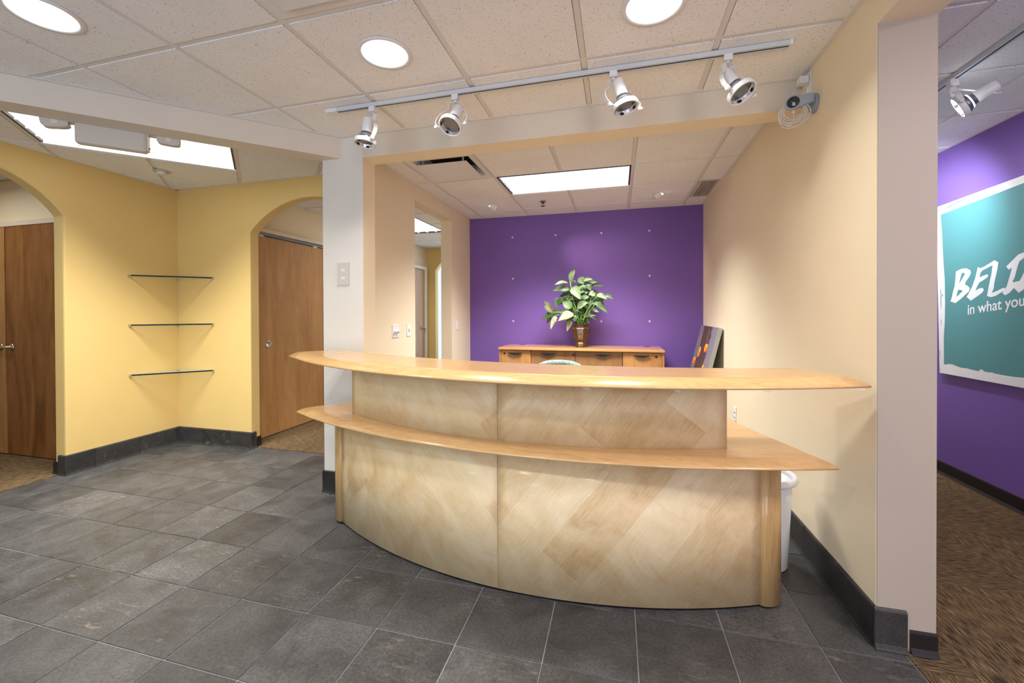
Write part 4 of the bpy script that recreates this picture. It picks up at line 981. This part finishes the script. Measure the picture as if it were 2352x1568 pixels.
b.v = [(x, y, z - zmin) for x, y, z in b.v]
obj('canvas', b, ['canvas', 'canvas_side'], pt, uv=[(1, 0), (0, 0), (0, 1), (1, 1), (1, 0), (0, 0), (0, 1), (1, 1)])
def blob(u, v, hu, hv, m, seed, off):
    rnd = random.Random(seed); n_ = 12; b = MB(); P = []
    for k in range(n_):
        a = 2 * math.pi * k / n_; r_k = 0.75 + 0.3 * rnd.random()
        p = cpt(u + hu * r_k * math.cos(a), v + hv * r_k * math.sin(a), -off); P.append((p[0], p[1], p[2] - zmin))
    b.add(P, [tuple(range(n_))]); return b
FL = [(0.36, 0.945, 0.105, 0.05), (0.68, 0.875, 0.085, 0.072), (0.87, 0.765, 0.11, 0.05), (0.27, 0.745, 0.06, 0.04), (0.85, 1.045, 0.022, 0.024), (0.15, 0.81, 0.025, 0.03), (0.5, 0.70, 0.02, 0.03), (0.6, 0.45, 0.1, 0.06), (0.3, 0.4, 0.1, 0.06)]
for i, (u, v, hu, hv) in enumerate(FL):
    o = obj('flower', blob(u, v, hu, hv, 0, i, 0.02), 'petal_o', pt)
    if hu > 0.05:
        obj('petal', blob(u - 0.01, v + hv * 0.45, hu * 0.6, hv * 0.5, 0, i + 40, 0.035), 'petal_y', o)
        obj('petal', blob(u + 0.02, v - hv * 0.3, hu * 0.35, hv * 0.3, 0, i + 60, 0.035), 'petal_y', o)
def stroke(u0, v0, u1, v1, w_):
    P = [cpt(u0 - w_, v0, -0.015), cpt(u0 + w_, v0, -0.015), cpt(u1 + w_, v1, -0.015), cpt(u1 - w_, v1, -0.015)]
    b = MB(); b.add([(x, y, z - zmin) for x, y, z in P], [(0, 1, 2, 3)]); return b
obj('gold_stroke', stroke(0.42, 1.14, 0.40, 0.98, 0.008), 'gold', pt)

# ------------------------------------------------------------------ office chair behind the desk
ch = thing('office_chair', 'teal flecked office chair tucked behind the reception desk', 'chair', (-0.475, 3.62, 0), R(-6))
b = MB(); rows = 12; n_ = 20
def cush(cx, cy, cz, ax_, ay_, az_, pw=2.6, seg=20, ring=12):
    b = MB(); P = []
    for i in range(ring + 1):
        v = -math.pi / 2 + math.pi * i / ring
        for k in range(seg):
            u = 2 * math.pi * k / seg
            f = lambda s_: math.copysign(abs(s_) ** (2 / pw), s_)
            P.append((cx + ax_ * f(math.cos(v)) * f(math.cos(u)), cy + ay_ * f(math.cos(v)) * f(math.sin(u)), cz + az_ * f(math.sin(v))))
    F = [(i * seg + k, i * seg + (k + 1) % seg, (i + 1) * seg + (k + 1) % seg, (i + 1) * seg + k) for i in range(ring) for k in range(seg)]
    b.add(P, F, 0, True); return b
def backshape():
    b = MB(); n_ = 28; P = []
    out = []
    for k in range(n_):
        a = 2 * math.pi * k / n_; c, s_ = math.cos(a), math.sin(a)
        out.append((0.245 * math.copysign(abs(c) ** 0.75, c), 0.724 + 0.158 * math.copysign(abs(s_) ** 0.8, s_)))
    prof_ = [(0.0, -0.030), (0.8, -0.032), (0.95, -0.022), (1.0, 0.0), (0.95, 0.024), (0.8, 0.032), (0.0, 0.034)]
    rings = []
    for sc_, dy in prof_[1:-1]: rings.append([(x * sc_, dy + 0.10 * (x * sc_ / 0.225) ** 2 * -0.35, 0.724 + (z - 0.724) * sc_) for x, z in out])
    for rg in rings: P += rg
    F = [(i * n_ + k, i * n_ + (k + 1) % n_, (i + 1) * n_ + (k + 1) % n_, (i + 1) * n_ + k) for i in range(len(rings) - 1) for k in range(n_)]
    F += [tuple(range(n_)), tuple((len(rings) - 1) * n_ + k for k in range(n_))]
    b.add(P, F, 0, True); return b
obj('backrest', backshape(), 'fabric', ch, local=True)
obj('seat', cush(0, 0.26, 0.46, 0.24, 0.23, 0.045, 3.2), 'fabric', ch, local=True)
obj('back_post', MB().strip([(0, 0.03, 0.68), (0, 0.045, 0.50), (0, 0.08, 0.42), (0, 0.22, 0.405)], 0.06, 0.012, (1, 0, 0)), 'black', ch, local=True)
obj('gas_lift', MB().lathe([(0.028, 0.10), (0.028, 0.26), (0.018, 0.26), (0.018, 0.41)], 16, Matrix.Translation((0, 0.26, 0))), 'black', ch, local=True)
for k in range(5):
    a = 2 * math.pi * k / 5 + 0.3; dx, dy = math.cos(a), math.sin(a)
    l_ = obj('base_leg', MB().tube([(0, 0.26, 0.115), (dx * 0.15, 0.26 + dy * 0.15, 0.10), (dx * 0.28, 0.26 + dy * 0.28, 0.075)], [0.026, 0.02, 0.014], 8), 'black', ch, local=True)
    Tm = Matrix.Translation((dx * 0.285, 0.26 + dy * 0.285, 0.028)) @ Matrix.Rotation(a, 4, 'Z') @ Matrix.Rotation(R(90), 4, 'X')
    obj('caster', MB().lathe([(0.0, -0.022), (0.024, -0.022), (0.028, -0.012), (0.028, 0.012), (0.024, 0.022), (0.0, 0.022)], 16, Tm), 'black', l_, local=True)
for sg in (-1, 1):
    obj('armrest', MB().tube([(sg * 0.20, 0.30, 0.42), (sg * 0.275, 0.28, 0.44), (sg * 0.285, 0.24, 0.58), (sg * 0.28, 0.14, 0.60), (sg * 0.28, 0.36, 0.60)], 0.013, 8), 'black', ch, local=True)

# ------------------------------------------------------------------ corner glass shelves
for z, lb in ((1.642, 'topmost of the three triangular glass corner shelves on yellow walls'), (1.190, 'middle of the three triangular glass corner shelves on yellow walls'), (0.735, 'lowest of the three triangular glass corner shelves on yellow walls')):
    t = thing('glass_shelf', lb, 'shelf', (XL, YH, z), 0, 'glass corner shelves')
    A_, B_ = (0.455, -0.003), (0.003, -0.445)
    obj('pane', MB().prism([(0.003, -0.003), B_, A_], -0.006, 0.006), 'shelfglass', t, local=True)
    e = Vector((A_[0] - B_[0], A_[1] - B_[1])).normalized(); nn = Vector((e.y, -e.x)) * 0.0015
    obj('polished_edge', MB().prism([B_, (B_[0] + nn.x, B_[1] + nn.y), (A_[0] + nn.x, A_[1] + nn.y), A_], -0.0062, 0.0062), 'glassedge', t, local=True)
    obj('clip', MB().box((0.0, -0.450, -0.009), (0.014, -0.433, 0.009)), 'chrome', t, local=True)
    obj('clip', MB().box((0.440, -0.014, -0.009), (0.458, 0.0, 0.009)), 'chrome', t, local=True)
    obj('clip', MB().box((0.0, -0.03, -0.012), (0.012, -0.0, -0.006)), 'chrome', t, local=True)

# ------------------------------------------------------------------ column keypad, switches, outlets, wall fasteners
t = thing('column_keypad', 'beige wall plate under a clear cover on the column', 'wall plate', (-1.884, YB, 1.570))
obj('plate', MB().box((-0.046, -0.007, -0.078), (0.046, 0, 0.078)), 'offwhite', t, local=True, bevel=0.003)
for z in (0.030, -0.026): obj('button', MB().box((-0.016, -0.0085, z - 0.010), (0.014, -0.007, z + 0.008)), 'white', t, local=True)
obj('cover', MB().box((-0.050, -0.020, -0.082), (0.050, -0.016, 0.082)).box((-0.050, -0.016, -0.082), (-0.047, 0, 0.082)).box((0.047, -0.016, -0.082), (0.050, 0, 0.082)).box((-0.047, -0.016, 0.079), (0.047, 0, 0.082)).box((-0.047, -0.016, -0.082), (0.047, 0, -0.079)), 'clear', t, local=True)
def wall_plate(name, label, cat, loc, rotz, w_, h_, parts):
    t = thing(name, label, cat, loc, rotz)
    obj('plate', MB().box((-w_ / 2, -0.006, -h_ / 2), (w_ / 2, 0, h_ / 2)), 'white', t, local=True, bevel=0.002)
    parts(t); return t
def knobs(t):
    for x in (-0.023, 0.023): obj('dimmer_knob', MB().lathe([(0.0, 0.030), (0.012, 0.030), (0.014, 0.006), (0.014, 0.004)], 18, Matrix.Translation((x, 0, -0.005)) @ Matrix.Rotation(R(90), 4, 'X')), 'white', t, local=True)
def toggle(t):
    obj('toggle', MB().box((-0.005, -0.018, -0.004), (0.005, -0.005, 0.014)), 'white', t, local=True)
    obj('bezel', MB().box((-0.008, -0.0075, -0.014), (0.008, -0.005, 0.014)), 'offwhite', t, local=True)
def sockets(t):
    for z in (-0.02, 0.02):
        s_ = obj('socket', MB().lathe([(0.0, 0.009), (0.016, 0.009), (0.017, 0.005)], 18, Matrix.Translation((0, 0, z)) @ Matrix.Rotation(R(90), 4, 'X')), 'white', t, local=True)
        for x in (-0.006, 0.006): obj('slot', MB().box((x - 0.001, -0.0095, z - 0.004), (x + 0.001, -0.0085, z + 0.005)), 'dark', s_, local=True)
wall_plate('dimmer_switch', 'white double dimmer plate with two knobs on the alcove left wall', 'switch', (XA, 3.33, 1.132), R(90), 0.116, 0.116, knobs)
wall_plate('light_switch', 'white single switch beside the double dimmer plate', 'switch', (XA, 3.57, 1.130), R(90), 0.070, 0.114, toggle)
wall_plate('light_switch', 'white single switch between the wall opening and the purple wall', 'switch', (XA, 4.81, 1.143), R(90), 0.070, 0.114, toggle)
wall_plate('wall_outlet', 'white outlet low on the right wall seen above the lower counter', 'outlet', (XR, 3.913, 0.43), R(-90), 0.070, 0.114, sockets)
for (x, z), lb in zip([(-1.313, 2.266), (-0.754, 2.266), (-0.191, 2.264), (0.367, 2.261), (-1.311, 1.730), (0.371, 1.725), (-1.307, 1.182), (-0.752, 1.183), (-0.193, 1.180), (0.370, 1.180)],
    ['top row far left', 'top row second from the left', 'top row third from the left', 'top row far right', 'middle row left', 'middle row right', 'bottom row far left', 'bottom row partly behind the plant', 'bottom row just right of the plant pot', 'bottom row far right']):
    rot = R(45) if x > 0.3 and z > 1.5 else 0
    Tm = Matrix.Rotation(rot, 4, 'Y')
    t = thing('wall_fastener', 'tiny white square fastener on the purple wall, ' + lb, 'fastener', (x, YP, z), 0, 'white fasteners left on the purple wall')
    obj('pad', MB().box((-0.0095, -0.006, -0.0095), (0.0095, 0, 0.0095), 0, Tm), 'white', t, local=True)
    obj('screw', MB().box((-0.004, -0.0075, -0.004), (0.004, -0.006, 0.004), 0, Tm), 'grey', t, local=True)

# ------------------------------------------------------------------ security camera, charger plug
t = thing('security_camera', 'small grey round-eyed security camera with coiled cable on right wall', 'camera', (XR, 2.44, 2.335))
obj('mount_disc', MB().lathe([(0.0, 0), (0.046, 0), (0.048, 0.004), (0.046, 0.012), (0.040, 0.014), (0.0, 0.014)], 32, Matrix.Rotation(R(-90), 4, 'Y')), 'grey', t, local=True)
obj('hinge', MB().box((-0.030, -0.010, -0.014), (-0.012, 0.010, 0.014)), 'grey', t, local=True, bevel=0.002)
bd = MB(); fw = Vector((-0.42, -0.90, -0.10)).normalized()
cc = Vector((-0.105, -0.028, 0.004))
out = []
nn_ = 28
for k in range(nn_ + 1):
    a = R(55) + R(250) * k / nn_; out.append((0.036 * math.cos(a), 0.036 * math.sin(a)))
out += [(0.085, -0.020), (0.085, 0.020)]
side_ = fw.cross(Vector((0, 0, 1))).normalized() * 1.0
if side_.x < 0: side_ = -side_
upv = side_.cross(fw).normalized()
if upv.z < 0: upv = -upv
o0 = len(bd.v)
P = [tuple(cc + side_ * u + upv * v - fw * 0.011) for u, v in out] + [tuple(cc + side_ * u + upv * v + fw * 0.011) for u, v in out]
m_ = len(out); bd.add(P, [tuple(range(m_)), tuple(range(m_, 2 * m_))] + [(i, (i + 1) % m_, m_ + (i + 1) % m_, m_ + i) for i in range(m_)])
body = obj('body', bd, 'grey', t, local=True, bevel=0.002)
Tm = Matrix.Translation(cc + fw * 0.0105) @ fw.to_track_quat('Z', 'Y').to_matrix().to_4x4()
obj('lens', MB().lathe([(0.0275, 0), (0.0275, 0.003), (0.022, 0.006), (0.0, 0.008)], 28, Tm), 'lens', body, local=True)
coil = MB(); rnd = random.Random(3)
for q, (r_c, dx, dz) in enumerate(((0.052, 0, -0.048), (0.047, 0.008, -0.044), (0.056, -0.004, -0.052), (0.066, 0.006, -0.056), (0.043, 0.004, -0.038), (0.061, 0.0, -0.062), (0.026, 0.022, -0.040))):
    pts = []
    for k in range(28):
        a = 2 * math.pi * k / 28; wob = 1 + 0.06 * math.sin(2 * a + q)
        pts.append(cc + Vector((-0.006 + dx, -0.004 + 0.004 * (q % 3 - 1), dz)) + side_ * (r_c * wob * math.cos(a)) + upv * (r_c * wob * 0.9 * math.sin(a)) - fw * 0.016)
    coil.tube(pts, 0.0024, 6, closed=True)
obj('cable_coil', coil, 'cord', t, local=True)
ca = cc + Vector((0, 0, -0.033)); obj('plug', MB().tube([cc + upv * -0.034, cc + upv * -0.055], 0.005, 8).tube([cc + upv * -0.055, cc + upv * -0.075 + side_ * 0.002, cc + upv * -0.10 - side_ * 0.012, cc + upv * -0.112 - side_ * 0.03], 0.0024, 6), 'cord', t, local=True)
t = thing('charger_outlet', 'white outlet plate at the ceiling corner on the right wall', 'outlet', (XR, 2.513, 2.472), R(-90))
obj('plate', MB().box((-0.036, -0.006, -0.060), (0.036, 0, 0.058)), 'white', t, local=True, bevel=0.002)
obj('socket', MB().lathe([(0.0, 0.009), (0.016, 0.009), (0.017, 0.005)], 18, Matrix.Translation((0, 0, -0.03)) @ Matrix.Rotation(R(90), 4, 'X')), 'white', t, local=True)
t = thing('power_adapter', 'white cube power adapter with thin cord plugged in above the security camera', 'charger', (XR - 0.006, 2.505, 2.486), R(-90))
obj('cube', MB().box((-0.024, -0.045, -0.018), (0.024, -0.002, 0.018)), 'white', t, local=True, bevel=0.005)
obj('cord', MB().tube([(0.0, -0.040, -0.016), (0.004, -0.058, -0.036), (0.010, -0.072, -0.070), (0.030, -0.074, -0.105), (0.062, -0.068, -0.128)], 0.0022, 6), 'cord', t, local=True)

# ------------------------------------------------------------------ corridor poster
ps = thing('poster_board', 'teal motivational poster board with white brushed lettering on corridor wall', 'poster', (XC - 0.035, 3.2, 1.46))
XP = 2.440
yl, yr_ = 4.07, 2.25
obj('board', MB().prism([(4.092, 2.112), (4.049, 0.807), (yr_, 0.815), (yr_, 2.165)], XP, XC - 0.001, 0), 'poster', ps, bevel=0.001)
def flat(pts, d, m, nm, parent=ps, holes=()):
    """printed shape on the poster: outline in (y, z), d metres proud"""
    bm = bmesh.new()
    def loop(p):
        vs = [bm.verts.new((XP - d, y, z)) for y, z in p]; return [bm.edges.new((vs[i], vs[(i + 1) % len(vs)])) for i in range(len(vs))]
    es = loop(pts)
    for h in holes: es += loop(h)
    bmesh.ops.triangle_fill(bm, use_beauty=True, use_dissolve=False, edges=es)
    org = world_loc(parent)
    for v in bm.verts: v.co -= org
    me = bpy.data.meshes.new(nm); bm.to_mesh(me); bm.free(); me.materials.append(M[m])
    o = bpy.data.objects.new(nm, me); COL.objects.link(o); o.parent = parent; return o
TEAL = [(4.0428, 2.043), (4.031, 1.949), (4.0118, 1.6758), (3.9978, 1.54), (3.9925, 1.3384), (3.9962, 1.1873), (4.0026, 1.1198), (4.0047, 1.086), (4.0025, 0.8839), (3.986, 0.8792), (3.9597, 0.889), (3.9167, 0.8908), (3.8788, 0.8824), (3.8338, 0.8752), (3.7861, 0.8781), (3.7284, 0.8732), (3.6765, 0.8709), (3.6729, 0.8836), (3.6512, 0.8864), (3.6298, 0.8743), (3.5845, 0.8746), (3.5743, 0.8789), (3.554, 0.873), (3.4851, 0.8713), (3.4073, 0.8715), (3.3423, 0.8757), (2.9, 0.872), (2.33, 0.88), (2.31, 1.5), (2.33, 2.09), (2.8, 2.098), (3.3482, 2.0843), (3.507, 2.0743), (3.6784, 2.0643), (3.8717, 2.053)]
teal = flat(TEAL, 0.0008, 'teal', 'printed_field')
LB = [(3.885, 1.5859), (3.8334, 1.6009), (3.7879, 1.5999), (3.7523, 1.5806), (3.7478, 1.5623), (3.7609, 1.5384), (3.7919, 1.5048), (3.8009, 1.4837), (3.7739, 1.4712), (3.7561, 1.4522), (3.7648, 1.4311), (3.8005, 1.4074), (3.8324, 1.383), (3.8887, 1.3498), (3.9374, 1.3636), (3.9228, 1.3972), (3.9132, 1.4345), (3.897, 1.4786), (3.8895, 1.5304)]
LB1 = [(3.8314, 1.5677), (3.8131, 1.5711), (3.8021, 1.56), (3.8102, 1.5461), (3.8553, 1.4908), (3.8424, 1.5341)]
LB2 = [(3.8645, 1.447), (3.8327, 1.4454), (3.8216, 1.4361), (3.8794, 1.3957), (3.8729, 1.4252)]
LEL = [(3.6879, 1.6003), (3.6711, 1.5881), (3.6382, 1.5951), (3.5552, 1.6299), (3.5247, 1.613), (3.532, 1.566), (3.547, 1.5108), (3.556, 1.4714), (3.5582, 1.4447), (3.5736, 1.4119), (3.5351, 1.4235), (3.4904, 1.4409), (3.4735, 1.44), (3.4793, 1.424), (3.5087, 1.409), (3.5464, 1.3907), (3.5813, 1.3832), (3.613, 1.3932), (3.6052, 1.4269), (3.5951, 1.4739), (3.5781, 1.5402), (3.569, 1.5986), (3.6099, 1.5839), (3.6503, 1.5708), (3.6668, 1.555), (3.675, 1.5244), (3.642, 1.5335), (3.6097, 1.541), (3.6017, 1.5287), (3.6216, 1.5133), (3.6748, 1.4896), (3.6957, 1.4594), (3.7083, 1.4334), (3.6746, 1.4491), (3.6457, 1.4496), (3.6374, 1.434), (3.6537, 1.4155), (3.6996, 1.3894), (3.7469, 1.3639), (3.7851, 1.3924), (3.756, 1.4343), (3.7343, 1.4688), (3.713, 1.5169), (3.7004, 1.558)]
LI = [(3.4669, 1.5791), (3.4474, 1.5558), (3.4262, 1.5684), (3.4331, 1.5403), (3.4471, 1.4965), (3.4613, 1.4523), (3.4757, 1.4303), (3.4954, 1.4084), (3.4733, 1.3925), (3.4431, 1.4061), (3.4255, 1.4213), (3.4116, 1.4365), (3.3942, 1.4198), (3.3771, 1.4044), (3.345, 1.4235), (3.3207, 1.4315), (3.3213, 1.5453), (3.3455, 1.526), (3.3574, 1.5021), (3.3741, 1.4771), (3.3945, 1.4767), (3.4118, 1.4715), (3.4209, 1.4785), (3.405, 1.506), (3.3948, 1.5431), (3.3847, 1.5767), (3.3747, 1.6007), (3.346, 1.6191), (3.3217, 1.6284), (3.3219, 1.6591), (3.3461, 1.6532), (3.3817, 1.6456), (3.4299, 1.6072)]
flat(LB, 0.0016, 'poster', 'letter', holes=(LB1, LB2)); flat(LEL, 0.0016, 'poster', 'letter'); flat(LI, 0.0016, 'poster', 'letter')
for q in ([(4.040, 1.470), (4.034, 1.452), (4.031, 1.340), (4.036, 1.300)], [(4.022, 1.420), (4.016, 1.428), (4.014, 1.408), (4.021, 1.400)], [(4.036, 1.230), (4.031, 1.220), (4.032, 1.175), (4.036, 1.190)], [(4.044, 0.985), (4.040, 0.980), (4.041, 0.930), (4.044, 0.940)],
          [(3.985, 2.082), (3.79, 2.112), (3.80, 2.104), (3.97, 2.076)], [(3.99, 2.056), (3.93, 2.069), (3.935, 2.063)], [(4.046, 0.838), (4.040, 0.842), (4.038, 0.834)], [(4.030, 0.833), (4.024, 0.835), (4.026, 0.829)]):
    flat(q, 0.0010, 'teal', 'brush_gap')
fc = bpy.data.curves.new('small_text', 'FONT'); fc.body = 'in what you'; fc.size = 0.103; fc.extrude = 0.0003; fc.offset = 0.0012
fo = bpy.data.objects.new('small_text', fc); fo.matrix_world = Matrix(((0, 0, -1, 0), (-1, 0, 0, 0), (0, 1, 0, 0), (0, 0, 0, 1)))
COL.objects.link(fo); bpy.context.view_layer.update()
me = bpy.data.meshes.new_from_object(fo.evaluated_get(bpy.context.evaluated_depsgraph_get())); bpy.data.objects.remove(fo)
me.materials.clear(); me.materials.append(M['poster'])
wx = max(v.co.x for v in me.vertices); sx = 0.445 / wx * 1.0
org = world_loc(ps); ca_, sa_ = math.cos(R(7.8)), math.sin(R(7.8))
for v in me.vertices:
    u, h = v.co.x * sx, v.co.y
    uu, hh = u * ca_, u * sa_ + h
    v.co = Vector((XP - 0.0016 - v.co.z, 3.779 - uu, 1.264 + hh)) - org
o = bpy.data.objects.new('small_text', me); COL.objects.link(o); o.parent = ps
